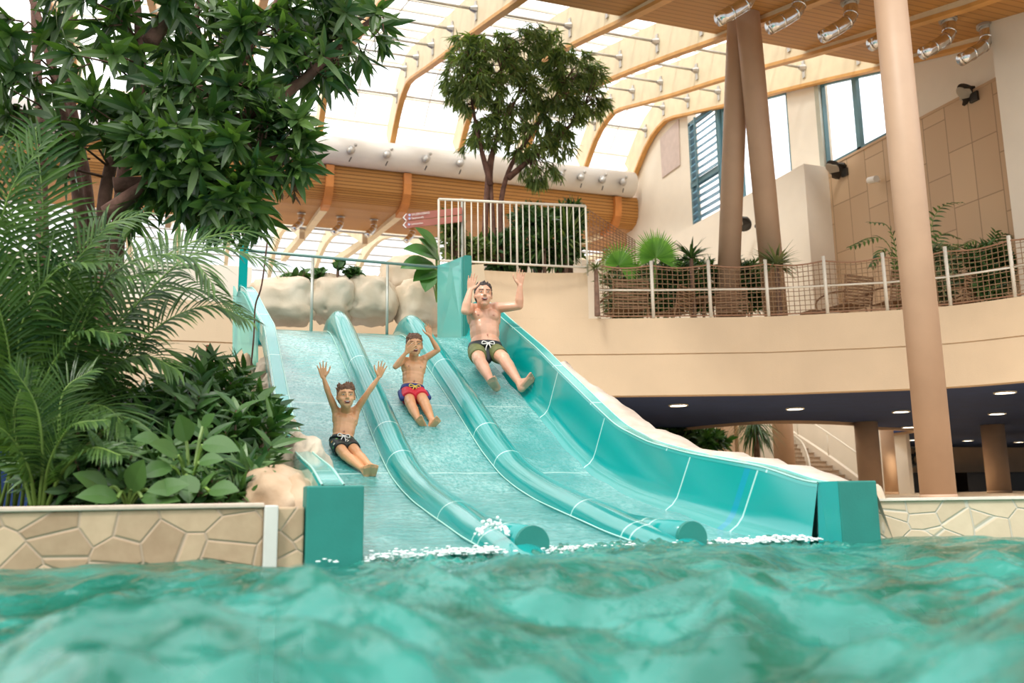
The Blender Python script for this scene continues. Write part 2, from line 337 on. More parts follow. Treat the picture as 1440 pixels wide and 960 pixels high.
def glass(name, col, alpha_t, rough=.03, gl=.08):
    m = bpy.data.materials.new(name); m.use_nodes = True; nt = m.node_tree; nt.nodes.clear(); L = nt.links
    o = N(nt, 'ShaderNodeOutputMaterial'); t = N(nt, 'ShaderNodeBsdfTransparent'); t.inputs[0].default_value = (*col, 1)
    g = N(nt, 'ShaderNodeBsdfGlossy'); g.inputs['Roughness'].default_value = rough; d = N(nt, 'ShaderNodeBsdfDiffuse'); d.inputs[0].default_value = (*col, 1)
    m1 = N(nt, 'ShaderNodeMixShader'); m1.inputs[0].default_value = 1 - alpha_t; L.new(t.outputs[0], m1.inputs[1]); L.new(d.outputs[0], m1.inputs[2])
    m2 = N(nt, 'ShaderNodeMixShader'); m2.inputs[0].default_value = gl; L.new(m1.outputs[0], m2.inputs[1]); L.new(g.outputs[0], m2.inputs[2]); L.new(m2.outputs[0], o.inputs[0]); return m
M['glass'] = glass('roof glass', (.97, .98, .98), .97, .05, .04)
M['glass_win'] = glass('window glass', (.97, .99, 1.0), .985, .02, .03)
M['glass_mint'] = glass('mint acrylic', (.50, .86, .80), .62, .1, .08)
M['glass_teal'] = glass('teal acrylic', (.30, .74, .70), .55, .1, .10)
M['glass_blue'] = glass('blue tinted louvre glass', (.22, .42, .56), .06, .1, .12)
M['glass_sign'] = glass('pink sign acrylic', (.60, .25, .20), .25, .2, .05)
def watermat():
    m = bpy.data.materials.new('pool water'); m.use_nodes = True; nt = m.node_tree; nt.nodes.clear(); L = nt.links; o = N(nt, 'ShaderNodeOutputMaterial')
    tc = N(nt, 'ShaderNodeTexCoord'); no = N(nt, 'ShaderNodeTexNoise'); no.inputs['Scale'].default_value = 11; no.inputs['Detail'].default_value = 5; L.new(tc.outputs['Object'], no.inputs['Vector'])
    bp = N(nt, 'ShaderNodeBump'); bp.inputs['Strength'].default_value = .6; bp.inputs['Distance'].default_value = .03; L.new(no.outputs['Fac'], bp.inputs['Height'])
    n2 = N(nt, 'ShaderNodeTexNoise'); n2.inputs['Scale'].default_value = 2.2; n2.inputs['Detail'].default_value = 2; L.new(tc.outputs['Object'], n2.inputs['Vector'])
    rp = N(nt, 'ShaderNodeValToRGB'); rp.color_ramp.elements[0].position = .35; rp.color_ramp.elements[1].position = .65; rp.color_ramp.elements[0].color = (.005, .15, .095, 1); rp.color_ramp.elements[1].color = (.05, .38, .31, 1); L.new(n2.outputs['Fac'], rp.inputs['Fac'])
    d = N(nt, 'ShaderNodeBsdfDiffuse'); L.new(rp.outputs[0], d.inputs[0]); t = N(nt, 'ShaderNodeBsdfTransparent'); t.inputs[0].default_value = (.35, .95, .85, 1)
    g = N(nt, 'ShaderNodeBsdfGlossy'); g.inputs['Roughness'].default_value = .03; fr = N(nt, 'ShaderNodeFresnel'); fr.inputs[0].default_value = 1.6
    for n in (g, fr, d): L.new(bp.outputs[0], n.inputs['Normal'])
    m1 = N(nt, 'ShaderNodeMixShader'); m1.inputs[0].default_value = .62; L.new(t.outputs[0], m1.inputs[1]); L.new(d.outputs[0], m1.inputs[2])
    m2 = N(nt, 'ShaderNodeMixShader'); L.new(fr.outputs[0], m2.inputs[0]); L.new(m1.outputs[0], m2.inputs[1]); L.new(g.outputs[0], m2.inputs[2]); L.new(m2.outputs[0], o.inputs[0]); return m
M['water'] = watermat()
M['pool'] = mat('turquoise pool tile', (.03, .42, .34), .4, .25, .7, col2=(.12, .62, .50))
# ================================================================ THE SETTING
def struct(b, name, m, smooth=False, bevel=0, parent=None):
    return b.build(name, m, parent, smooth, bevel, kind=None if parent else 'structure')
# pool shell
b = MB(); b.box(-9, 12, -7, .6, -1.6, -1.5); struct(b, 'floor_pool', M['pool'])
b = MB(); b.box(-9, 12, .6, .75, -1.6, .0); b.box(-9.2, -9, -7, .6, -1.6, .0); b.box(12, 12.2, -7, .6, -1.6, 0); struct(b, 'wall_pool', M['pool'])
b = MB(); b.box(3.6, 45, .55, 45, .0, .18); b.box(-14, 3.6, 9.6, 45, .0, .18); struct(b, 'floor', M['floor'])
b = MB(); b.box(-14, -.05, .24, 9.6, .0, .2); struct(b, 'floor_planting_bed', M['soil'])

# water
def waves():
    xs = np.concatenate([np.linspace(-9, -3, 50), np.linspace(-3, 4, 420)[1:], np.linspace(4, 12, 90)[1:]])
    ys = np.concatenate([np.linspace(-6.9, -4.6, 40), np.linspace(-4.6, -2.0, 240)[1:], np.linspace(-2.0, .58, 150)[1:]])
    X, Y = np.meshgrid(xs, ys); Z = np.zeros_like(X); r = np.random.default_rng(5)
    for k in range(70):
        lam = .16 * 1.045 ** k; a = r.uniform(0, 2 * math.pi); ph = r.uniform(0, 6.28); amp = .0040 * (lam / .5) ** .66
        if lam > 2.2: amp *= .6
        q = (X * math.cos(a) + Y * math.sin(a)) * 2 * math.pi / lam + ph
        q = q + .6 * np.sin(X * 1.3 * math.sin(a) + Y * 1.7 + ph); Z += amp * (1 - np.abs(np.sin(q / 2)) * 2 * .9)
    Z -= Z.mean(); near = np.exp(-((Y - .05) / .5) ** 2) * ((X > .2) & (X < 3.2)); ch = np.zeros_like(X)
    for k in range(30):
        lam = .06 * 1.06 ** k; a = r.uniform(0, 6.28); ch += .003 * np.sin((X * math.cos(a) + Y * math.sin(a)) * 6.283 / lam + r.uniform(0, 6.28))
    calm = .38 + .62 * np.clip((-.2 - Y) / 1.6, 0, 1); return X, Y, Z * (1.3 + .5 * np.clip((-1.2 - Y) / 1.5, 0, 1)) * calm + ch * near * 1.2
WX, WY, WZ = waves()
b = MB(); gridmesh(b, [[(WX[i, j], WY[i, j], WZ[i, j]) for j in range(WX.shape[1])] for i in range(WX.shape[0])])
o = b.build('pool_water', M['water'], smooth=True, kind='structure')

# stone pool walls
b = MB(); b.box(-9, -.20, 0, .24, -.6, .262); struct(b, 'wall_stone_left', M['stone'], bevel=.012)
b = MB(); b.box(-9, -.20, -.015, .26, .262, .285); struct(b, 'trim_1', mat('coping stone', (.62, .50, .40), .7, .08, 5, bump=.2), bevel=.006)
b = MB(); b.box(-.20, -.135, -.03, .24, -.6, .272); struct(b, 'trim_2', mat('grey joint strip', (.62, .60, .55), .6, .05, 5), bevel=.006)
b = MB(); b.box(-.135, -.005, .02, .24, -.6, .262); struct(b, 'wall_stone_end', M['stone'], bevel=.01)
path = [(3.43, .02), (3.8, -.16), (4.3, -.42), (5.2, -.95), (6.5, -1.8), (8.5, -3.2), (12, -5.8)]
b = MB(); n = len(path)
poly = path + [(x + .12, y + .25) for x, y in reversed(path)]
for i in range(n - 1):
    q = [path[i], path[i + 1], (path[i + 1][0] + .14, path[i + 1][1] + .24), (path[i][0] + .14, path[i][1] + .24)]; b.prism(q, -.6, .235)
struct(b, 'wall_stone_right', M['stone_pale'])
b = MB()
for i in range(n - 1):
    q = [(path[i][0] - .01, path[i][1] - .015), (path[i + 1][0] - .01, path[i + 1][1] - .015), (path[i + 1][0] + .15, path[i + 1][1] + .26), (path[i][0] + .15, path[i][1] + .26)]; b.prism(q, .235, .25)
struct(b, 'trim_3', mat('pale coping', (.74, .66, .56), .7, .06, 5, bump=.15))
b = MB(); b.prism([(3.6, .25), (3.95, .07), (5.3, -.72), (6.6, -1.58), (12, -5.55), (45, -5.5), (45, .6), (3.6, .6)], .0, .18); struct(b, 'floor_right', M['floor'])

# mezzanine fascia: lower wall that runs behind everything
fc = [(-9, 9.6), (-6, 10.6), (-3, 11.05), (-.3, 11.0), (2.5, 11.05), (5.2, 10.95), (6.5, 10.62), (7.67, 10.25), (8.73, 9.88), (9.79, 9.50), (10.74, 8.97), (11.68, 8.40), (12.51, 7.74), (13.07, 6.84), (13.6, 5.6), (13.9, 4.0)]
def fascia(b, pts, z0, z1, th, off=0, xr=None):
    P = [Vector((x, y, 0)) for x, y in pts]; S = spline(P, 6); front = []; back = []
    for i, p in enumerate(S):
        d = (S[min(i + 1, len(S) - 1)] - S[max(i - 1, 0)]).normalized(); nn = Vector((d.y, -d.x, 0))
        if xr and not xr[0] <= p.x <= xr[1]: continue
        front.append(p + nn * off); back.append(p - nn * th)
    rows = [[Vector((p.x, p.y, z0)) for p in front], [Vector((p.x, p.y, z1)) for p in front], [Vector((p.x, p.y, z1)) for p in back], [Vector((p.x, p.y, z0)) for p in back], [Vector((p.x, p.y, z0)) for p in front]]
    gridmesh(b, rows); k = len(front) - 1
    for j in (0, k): b.add([r[j] for r in rows[:4]], [(0, 1, 2, 3)])
b = MB(); fascia(b, fc, 2.15, 2.93, .3); fascia(b, fc, 2.955, 3.65, .3); fascia(b, fc, 2.90, 3.0, .26, -.03); struct(b, 'wall_mezzanine', M['cream'])
b = MB(); fascia(b, fc[:4] + [(.25, 11.02)], 3.65, 4.3, .28); struct(b, 'wall_left_parapet', M['cream_light'])
WR = [(3.6, 10.85), (5.2, 10.8), (6.5, 10.55)]
b = MB(); fascia(b, fc, 3.651, 4.56, .3, 0, (3.2, 6.6)); struct(b, 'wall_planter', M['cream'])
# sloping cheek of the planter wall beside the teal screen
a0, a1 = pv(596, 392, 8.6), pv(640, 372, 8.6)
b = MB(); q = [pv(590, 414, 8.9), pv(634, 374, 8.9), pv(680, 371, 8.9), pv(690, 470, 8.9), pv(588, 470, 8.9)]
b.extr(q, (0.35, 2.0, 0)); struct(b, 'wall_planter_cheek', M['cream'])
# deck slab with the round opening behind
edge = [(9.0, 24.0), (11.2, 22.2), (12.32, 19.51), (12.92, 16.67), (13.69, 15.13), (15.26, 14.9), (17.0, 15.4), (18.3, 16.43), (20.6, 17.0), (21.5, 20), (21.5, 40), (45, 40), (45, 16.5), (23.2, 16.5), (22.31, 15.72), (21.3, 14.31), (21.3, 12.5), (23, 11.2), (45, 11), (45, 2)]
edge = [(6.6, 24.0)] + edge[0:11] + [(45, 40), (45, 2), (14.2, 2)]
b = MB(); poly = [(p.x + .02, p.y + .12) for p in spline([Vector((x, y, 0)) for x, y in fc[6:]], 4)]
b.prism(poly + edge[::-1], 2.16, 2.3); struct(b, 'ceiling_navy', M['navy'])
b = MB(); b.prism(poly + edge[::-1], 2.31, 3.64); struct(b, 'floor_deck', M['cream'])
b = MB(); b.prism([(x, y) for x, y in [(-9, 9.75), (-6, 10.8), (-3, 11.2), (3, 11.25), (6.5, 10.8), (6.6, 24), (-9, 24)]], 2.16, 2.3); struct(b, 'ceiling_navy_left', M['navy'])
b = MB(); b.prism([(x, y) for x, y in [(4.1, 11.35), (6.4, 11.1), (6.9, 13), (4.1, 14.5)]], 2.31, 4.45); struct(b, 'floor_planter_bed', M['soil'])
b = MB(); b.box(-9, 6.6, 12, 12.2, .18, 2.16); struct(b, 'wall_back_left', M['navy'])
S = spline([Vector((x, y, 0)) for x, y in edge[1:11]], 4); b = MB()
gridmesh(b, [[Vector((p.x, p.y - .02, 2.08)) for p in S], [Vector((p.x, p.y - .02, 3.66)) for p in S], [Vector((p.x, p.y + .1, 3.66)) for p in S], [Vector((p.x, p.y + .1, 2.08)) for p in S], [Vector((p.x, p.y - .02, 2.08)) for p in S]])
struct(b, 'trim_4', M['cream_dark'], smooth=False)
b = MB(); b.box(17, 46, 26, 26.3, .18, 2.16); struct(b, 'wall_back', M['cream_dark'])
b = MB(); b.box(8.9, 21.4, 24.6, 24.9, .18, 9); b.box(21.25, 21.4, 18.2, 24.9, .18, 9); struct(b, 'wall_stairwell', M['cream_light'])

# end wall with windows (plane X = 14.61)
UE = 14.61
def arch_z(v): return float(np.interp(v, [0, 6.6, 7.15, 8.9, 10.9, 12.5, 14.6, 16.8, 19.0, 20.2, 20.9, 21.7, 22.5, 23.4], [7.4, 9.0, 9.18, 9.66, 10.25, 10.75, 11.38, 12.0, 12.66, 13.05, 13.2, 13.12, 12.72, 12.0]))
def wallquad(b, v0, v1, z0, z1, x0=UE, x1=UE + .35): b.box(x0, x1, v0, v1, z0, z1)
b = MB(); b.box(UE, UE + .35, 4.0, 13.1, 3.64, 8.6); struct(b, 'wall_tiled', M['tiles'])
b = MB(); b.box(UE - .02, UE + .35, 4.0, 24.4, 8.56, 8.62); struct(b, 'trim_5', M['cream_dark'])
p = pv(1131, 240, 13.1); LX = p.x
b = MB(); b.box(LX, UE + .3, 13.1, 22.6, 3.64, 8.6); struct(b, 'wall_ledge', M['cream_light'])
def topwall(b, v0, v1, z0=8.62, zfun=arch_z, dz=.6, x0=UE, x1=UE + .35):
    k = max(2, int((v1 - v0) / .4) + 1); vs = np.linspace(v0, v1, k); poly = [(x0, vs[0], z0)] + [(x0, vv, zfun(vv) + dz) for vv in vs] + [(x0, vs[-1], z0)]
    b.extr(poly, (x1 - x0, 0, 0))
b = MB(); topwall(b, 4.0, 10.72); topwall(b, 13.28, 14.52); topwall(b, 19.7, 24.4); b.box(UE, UE + .3, 22.6, 24.4, 3.64, 8.62); struct(b, 'wall_gable', M['cream_light'])
def window(name, v0, v1, mulls, n):
    b = MB(); x = UE + .12
    for vv in [v0, v1] + mulls: b.box(x - .06, x + .06, vv - .07, vv + .07, 8.62, arch_z(vv) + .3)
    b.box(x - .06, x + .06, v0, v1, 8.62, 8.72)
    k = 6; vs = np.linspace(v0, v1, k)
    for i in range(k - 1): b.bar((x, vs[i], arch_z(vs[i]) + .02), (x, vs[i + 1], arch_z(vs[i + 1]) + .02), .1, .12)
    w = b.build(name, M['frame_blue'], kind='structure')
    g = MB(); vs = np.linspace(v0, v1, 8); g.add([(x, vs[0], 8.65)] + [(x, vv, arch_z(vv) + .1) for vv in vs] + [(x, vs[-1], 8.65)], [tuple(range(10))])
    g.build('window_pane', M['glass_win'], w); return w
window('window_1', 10.78, 13.24, [12.0], 1)
window('window_2', 14.58, 17.85, [15.9, 17.0], 2)
b = MB(); b.box(UE - .02, UE + .1, 13.2, 13.36, 8.62, arch_z(13.2) + .2); struct(b, 'trim_6', M['rail_grey'])
# louvre window
lw = empty('louvre_window', (UE, 18.8, 8.7), 'blue louvre window with tilted glass blades between cream wall and round columns', 'window')
b = MB(); x = UE + .02
for vv in (17.92, 19.55): b.box(x - .08, x + .08, vv - .06, vv + .06, 8.7, 12.5)
b.box(x - .08, x + .08, 17.9, 19.6, 8.64, 8.78); b.box(x - .08, x + .08, 17.9, 19.6, 12.42, 12.54); b.box(x - .1, x + .04, 17.9, 19.6, 10.25, 10.45); b.box(x - .2, x - .16, 19.0, 19.06, 8.7, 12.5)
b.build('frame', M['frame_blue'], lw)
for i in range(16):
    z = 8.86 + i * .235
    if 10.1 < z < 10.5: continue
    b = MB(); b.extr([(x - .16, 17.98, z - .05), (x - .13, 17.98, z - .06), (x + .10, 17.98, z + .17), (x + .07, 17.98, z + .18)], (0, 1.5, 0)); b.build('louvre_blade', M['glass_blue'], lw)
for q in [(928, 172, 958, 250)]:
    b = MB(); A = [pu(929, 195, UE - .01), pu(955, 168, UE - .01), pu(957, 232, UE - .01), pu(932, 250, UE - .01)]; b.extr(A, (-.03, 0, 0)); b.build('louvre_panel', mat('mauve slatted panel', (.62, .50, .45), .6, .06, 5), None, label='mauve ribbed wall panel set in the gable near the white duct end', cat='wall panel')
# white pillar wall at far right
b = MB(); xw = pv(1411, 200, 7.3).x; b.box(xw, xw + 3, 6.3, 7.3, 3.64, 12); struct(b, 'wall_right_pillar', M['cream_light'])
b = MB(); A0 = pv(1258, 96, 10.6)
# ---- barrel roof: arched glulam beams
AU = [-6.8, -4.4, -1.98, .45, 2.84, 5.27, 7.66, 10.05, 12.45, UE - .12]
AV = [5.0, 6.6, 8.9, 10.9, 12.5, 14.6, 16.8, 18.2, 19.4, 20.3, 20.9, 21.4, 21.9, 22.4, 22.8, 23.15, 23.4]
def beam_label(i): return ['second beam', ''][0]
blabels = ['leftmost', 'second from left', 'third from left', 'fourth from left', 'fifth from left', 'sixth from left', 'seventh from left', 'eighth from left', 'ninth from left', 'end']
for i, U in enumerate(AU):
    w = .16; low = [(v, arch_z(v)) for v in AV]; up = []
    for k, (v, z) in enumerate(low):
        a = low[max(0, k - 1)]; c = low[min(len(low) - 1, k + 1)]; d = Vector((c[0] - a[0], c[1] - a[1])).normalized(); h = 1.0 if k < len(low) - 5 else 1.0 - .08 * (k - len(low) + 5)
        up.append((v - d.y * h * 1.0 + (0), z + d.x * h)) if False else up.append((v + (-d.y) * h * -1 if d.y < 0 else v - d.y * h, z + abs(d.x) * h + (.15 if d.y < 0 else 0)))
    # outer line: thicken outward (upwards and away from the hall)
    up = []
    for k, (v, z) in enumerate(low):
        a = low[max(0, k - 1)]; c = low[min(len(low) - 1, k + 1)]; d = Vector((c[0] - a[0], c[1] - a[1])).normalized(); up.append((v - d.y * .95, z + d.x * .95))
    lab = {4: 'pale timber arch rising between two nozzles left of the square-crowned tree', 5: 'pale timber arch meeting the white duct just left of the crown of the tree'}.get(i, '')
    t = empty('arched_beam', (U, 15, 12), 'pale laminated timber arch of the glazed vault, %s of the row' % blabels[i], 'beam', 'laminated timber arches of the glazed vault')
    b = MB(); n = len(low)
    for s in (-1, 1):
        b.add([(U + s * w / 2, v, z + .0) for v, z in low] + [(U + s * w / 2, v, z) for v, z in up], [(k, k + 1, n + k + 1, n + k) for k in range(n - 1)])
    b.add([(U - w / 2, v, z) for v, z in up] + [(U + w / 2, v, z) for v, z in up], [(k, k + 1, n + k + 1, n + k) for k in range(n - 1)])
    b.build('beam_web', M['glulam'], t)
    b = MB(); rows = []
    for k, (v, z) in enumerate(low):
        a = low[max(0, k - 1)]; c = low[min(n - 1, k + 1)]; d = Vector((0, c[0] - a[0], c[1] - a[1])).normalized(); nn = Vector((0, -d.z, d.y)) * .04; p = Vector((U, v, z)); X = Vector((w / 2 + .01, 0, 0))
        rows.append([p - X - nn, p + X - nn, p + X + nn, p - X + nn, p - X - nn])
    gridmesh(b, rows); b.build('beam_edge', M['glulam_edge'], t)
# purlin tubes between the beams with bracket plates
PV_ = [11.6, 13.6, 15.6, 17.6, 19.4, 20.9, 22.0]
rown = ['nearest the timber ceiling', 'second from the timber ceiling', 'third from the timber ceiling', 'fourth from the timber ceiling', 'just before the crown of the arches', 'along the crown of the arches', 'lowest row above the white duct']
for j, v in enumerate(PV_):
    for i in range(3, len(AU) - 1):
        k = int(np.argmin([abs(a - v) for a in AV])); a, c = arch_z(v - .2), arch_z(v + .2); d = Vector((.4, c - a)).normalized(); p = Vector((0, v - d.y * .45, arch_z(v) + d.x * .45))
        t = empty('purlin_tube', (AU[i], p.y, p.z), 'grey tube right of the %s arch, %s' % (blabels[i], rown[j]), 'roof tube', 'grey purlin tubes between the timber arches')
        b = MB(); b.tube([(AU[i] + .08, p.y, p.z), (AU[i + 1] - .08, p.y, p.z)], .035, 8); b.build('tube', M['steel'], t, True)
        b = MB(); X0 = AU[i + 1] - .09; b.tube([(X0 - .16, p.y, p.z), (X0, p.y, p.z)], [.05, .11], 8); b.box(X0 - .03, X0, p.y - .05, p.y + .05, p.z - .28, p.z + .2); b.build('bracket', M['steel'], t)
# glazing skin above the arches
def outer(v):
    a, c = arch_z(v - .15), arch_z(v + .15); d = Vector((.3, c - a)).normalized(); return (v - d.y * .97, arch_z(v) + d.x * .97)
G = [outer(v) for v in np.linspace(10.9, 23.4, 40)]
b = MB()
for i in range(2, len(AU) - 1):
    gridmesh(b, [[(AU[i] + .02, y, z + .03) for y, z in G], [(AU[i + 1] - .02, y, z + .03) for y, z in G]])
b.build('window_roof', M['glass'], kind='structure')
b = MB()
for k in range(0, 40, 3):
    y, z = G[k]; b.box(-4.4, UE, y - .02, y + .02, z + .03, z + .09)
for i in range(2, len(AU) - 1):
    for f in (.5,):
        x = AU[i] + 2.4 * f; b.tube([(x, y, z + .05) for y, z in G[::2]], .018, 4)
b.build('trim_7', M['rail_white'], kind='structure')
# timber ceiling over the near part (v below 10.9)
def ceil_z(v): return float(np.interp(v, [0, 4.5, 6.2, 10.9], [12, 9.35, 9.02, 10.36]))
b = MB(); vs = [1.0, 2.0, 3.0, 3.8, 4.4, 4.9, 5.5, 6.2, 8, 10.92]; zs = [13.5, 12.2, 10.8, 9.9, 9.4, 9.15, 9.02, 9.06, 9.55, 10.36]
gridmesh(b, [[(x, v, z) for v, z in zip(vs, zs)] for x in (4.2, UE + 6)] ); gridmesh(b, [[(x, v, z + .12) for v, z in zip(vs, zs)] for x in (4.2, UE + 6)])
b.add([(4.2, 10.92, 10.36), (UE + 6, 10.92, 10.36), (UE + 6, 10.92, 10.48), (4.2, 10.92, 10.48)], [(0, 1, 2, 3)]); struct(b, 'ceiling_timber', M['slatwood_up'])

# ---- timber-clad trough with white duct, v = 23.4
TX0, TX1 = -8.0, 15.85
prof = [(23.4, 11.12), (23.4, 10.75), (23.45, 10.45), (23.62, 10.24), (23.95, 10.12), (24.6, 10.12), (26.2, 10.35), (28.6, 10.62)]
b = MB(); gridmesh(b, [[(x, v, z) for v, z in prof] for x in (TX0, TX1)]); gridmesh(b, [[(x, v + .06, z + .1) for v, z in prof] for x in (TX0, TX1)])
b.box(TX0, TX1, 23.42, 24.4, 11.06, 11.12); b.add([(TX1, v, z) for v, z in prof] + [(TX1, 28.6, 11.12)], [tuple(range(len(prof) + 1))])
struct(b, 'ceiling_timber_trough', M['slatwood'])
for i, px in enumerate([None, None, None, 463, 572, None, None, 866, 940]):
    if px is None: continue
    U = pv(px, 262, 23.42).x
    b = MB(); rows = []
    P2 = prof + []
    for k, (v, z) in enumerate(P2[:6]):
        a = P2[max(0, k - 1)]; c = P2[k + 1]; d = Vector((0, c[0] - a[0], c[1] - a[1])).normalized(); nn = Vector((0, d.z, -d.y)) * .16; p = Vector((U, v, z)); X = Vector((.13, 0, 0)); rows.append([p - X, p - X + nn, p + X + nn, p + X])
    gridmesh(b, rows); lab = ['nearest the big tree', 'behind the arrow signs', 'above the slanting net', 'at the right end'][[463, 572, 866, 940].index(px)]
    t = empty('timber_rib', (U, 23.4, 10.8), 'orange curved rib on the slatted timber panel, ' + lab, 'rib', 'orange ribs of the slatted timber trough')
    b.build('curved_rib', M['rib_orange'], t)
    b = MB(); b.extr([(U - .13, 24.6, 9.98), (U - .13, 24.6, 10.2), (U - .13, 30, 10.9), (U - .13, 40, 12.6), (U - .13, 40, 12.2), (U - .13, 30, 10.7)], (.26, 0, 0)); b.build('back_beam', M['glulam'], t)
DC = (23.25, 11.62); b = MB(); b.tube([(-8, *DC), (UE - .3, *DC)], .47, 28)
duct = empty('ventilation_duct', (3, *DC), 'long fat white ventilation duct lying along the top of the slatted timber trough', 'duct'); b.build('duct_tube', M['duct'], duct, True)
for i, px in enumerate([423, 494, 545, 600, 648, 742, 790, 818, 848, 877]):
    p = pv(px, 222 + (px - 494) * .125, 22.8); b = MB(); c = Vector((p.x, 22.82, 11.55)); d = Vector((-.25, -.55, -.45)).normalized(); b.tube([c, c + d * .16, c + d * .30], [.13, .12, .09], 12); b.tube([c + Vector((.12, 0, .12)), c + Vector((.14, -.05, .2))], .05, 8)
    b.build('duct_nozzle', M['steel'], duct, True)
    b = MB(); b.tube([c + Vector((0, -.02, -.28)), c + Vector((-.08, -.1, -.46))], .02, 6); b.build('duct_bracket', M['dark_metal'], duct)
# small railing at the right end of the trough
t = empty('trough_railing', (14.8, 23.5, 11.1), 'short pale railing on the trough top beside the gable', 'railing'); b = MB()
for x in (14.75, 15.15, 15.6): b.tube([(x, 23.45, 11.1), (x, 23.45, 11.95)], .025, 6)
b.tube([(14.75, 23.45, 11.95), (15.6, 23.45, 11.95)], .025, 6); b.build('rail_frame', M['rail_white'], t)
# second glazed vault beyond the trough
b = MB()
vs = np.linspace(28.8, 46, 12); zz = [10.9 + 3.2 * math.sin((v - 28.8) / 17.2 * 2.2) for v in vs]
gridmesh(b, [[(x, v, z) for v, z in zip(vs, zz)] for x in (-10, 18)]); b.build('window_far_roof', M['glass'], kind='structure')
b = MB()
for k, (v, z) in enumerate(zip(vs, zz)): b.tube([(-10, v, z - .3), (18, v, z - .3)], .05, 5)
b.build('trim_8', M['steel'], kind='structure')
for x, nm in zip((-4.4, -1.98, .45, 2.84, 5.27, 7.66), ('first', 'second', 'third', 'fourth', 'fifth', 'sixth')):
    b = MB(); n = len(vs); lo = [(x, v, z - .75) for v, z in zip(vs, zz)]; hi = [(x, v, z - .05) for v, z in zip(vs, zz)]
    for q in range(n - 1): b.extr([lo[q], lo[q + 1], hi[q + 1], hi[q]], (.2, 0, 0))
    b.build('far_arched_beam', M['glulam'], label='far pale timber arch beyond the timber trough, %s from the left' % nm, cat='beam', group='timber arches of the far vault')
b = MB(); b.box(-12, 8.8, 45, 45.3, .18, 9.5); struct(b, 'wall_far', M['cream_light'])

# ================================================================ THE WATER SLIDE
FV = [-1.2, -.6, 0, .38, .79, 1.15, 1.5, 2.04, 2.5, 2.9, 3.4, 3.83, 4.4, 5.0, 5.68, 6.2, 6.55, 6.85, 7.15, 7.5, 8.3]
FZ = [-.45, -.25, -.06, 0.0, .05, .11, .165, .255, .36, .48, .70, .93, 1.24, 1.55, 1.90, 2.16, 2.32, 2.43, 2.49, 2.51, 2.51]
def smooth1(V, Z, v):
    x = np.interp(v, V, Z); return float((np.interp(v - .12, V, Z) + np.interp(v + .12, V, Z) + 2 * x) / 4)
def floor_z(v): return smooth1(FV, FZ, v)
TV = [-.2, .07, .51, 1.0, 1.47, 2.08, 2.66, 3.09, 4.01, 4.61, 5.76, 6.3, 6.7, 7.0, 7.25]
TZ = [.33, .35, .46, .53, .60, .72, .90, 1.12, 1.61, 1.94, 2.50, 2.78, 2.93, 2.98, 2.92]
def top_z(v): return smooth1(TV, TZ, v)
LANE = [(.28, 1.05), (1.29, 2.03), (2.29, 2.91)]; DIV = [(1.03, 1.31), (2.01, 2.31)]
slide = empty('water_slide', (0, 0, 0), 'wide teal three-lane water slide running down into the pool', 'water slide')
VS = np.linspace(-.9, 8.2, 150)
def ripple(x, y):
    return .008 * math.sin(9 * y + 2.4 * math.sin(3.1 * x + .7 * y)) * math.sin(5.3 * x + 1.7 * y) + .005 * noise.noise((x * 7, y * 4, .3))
for k, (a, c) in enumerate(LANE):
    b = MB(); xs = np.linspace(a - .03, c + .03, 16)
    gridmesh(b, [[(x, v, floor_z(v) + ripple(x, v)) for x in xs] for v in VS]); b.build('lane', M['lane'], slide, True)
for k, (a, c) in enumerate(DIV):
    b = MB(); rows = []; m = (a + c) / 2; hw = (c - a) / 2
    vend = 7.75
    for v in np.linspace(-.2, vend, 136):
        h = float(np.interp(v, [.1, .8, 2, 4, 6, 7.0, 7.35, 7.75], [.10, .12, .15, .18, .22, .30, .26, .06])); z0 = floor_z(v) - .03; rows.append([(m + hw * 1.02 * math.cos(t), v, z0 + (h + .03) * max(0, math.sin(t)) ** .75) for t in np.linspace(math.pi, 0, 18)])
    gridmesh(b, rows); d = b.build('divider', M['divider'], slide, True)
    for q in (a - .005, c + .005): b = MB(); b.tube([(q, v, floor_z(v) + .012) for v in np.linspace(.15, 7.0, 110)], .0055, 5, cap=False); b.build('edge_bead', M['bead'], d, True)
    b = MB(); b.tube([(m + .045, .07, .045), (m + .045, .5, .06), (m, 1.1, .14)], [.092, .09, .06], 24); b.build('rounded_nose', M['divider'], d, True)
    b = MB(); cz = .045; b.tube([(m + .045, .045, cz), (m + .045, .08, cz)], .095, 32); b.build('end_cap', M['teal_dark'], d)
def wallprof(side, v):
    H = top_z(v) - floor_z(v); f = floor_z(v); out = []
    if side > 0:
        for x, z in [(2.87, -.02), (2.90, .012), (2.94, .045), (2.972, .10), (2.988, .17)]: out.append((x, v, f + min(z, H)))
        out += [(3.045, v, f + H)]
    else:
        sh = float(np.interp(v, [5.0, 6.8], [0, -.17])); x1 = .20 + sh
        for x, z in [(.33 , -.02), (.285, .012), (.255, .05), (.235, .11)]: out.append((x + sh, v, f + min(z, H)))
        out += [(x1, v, f + H)]
    return out
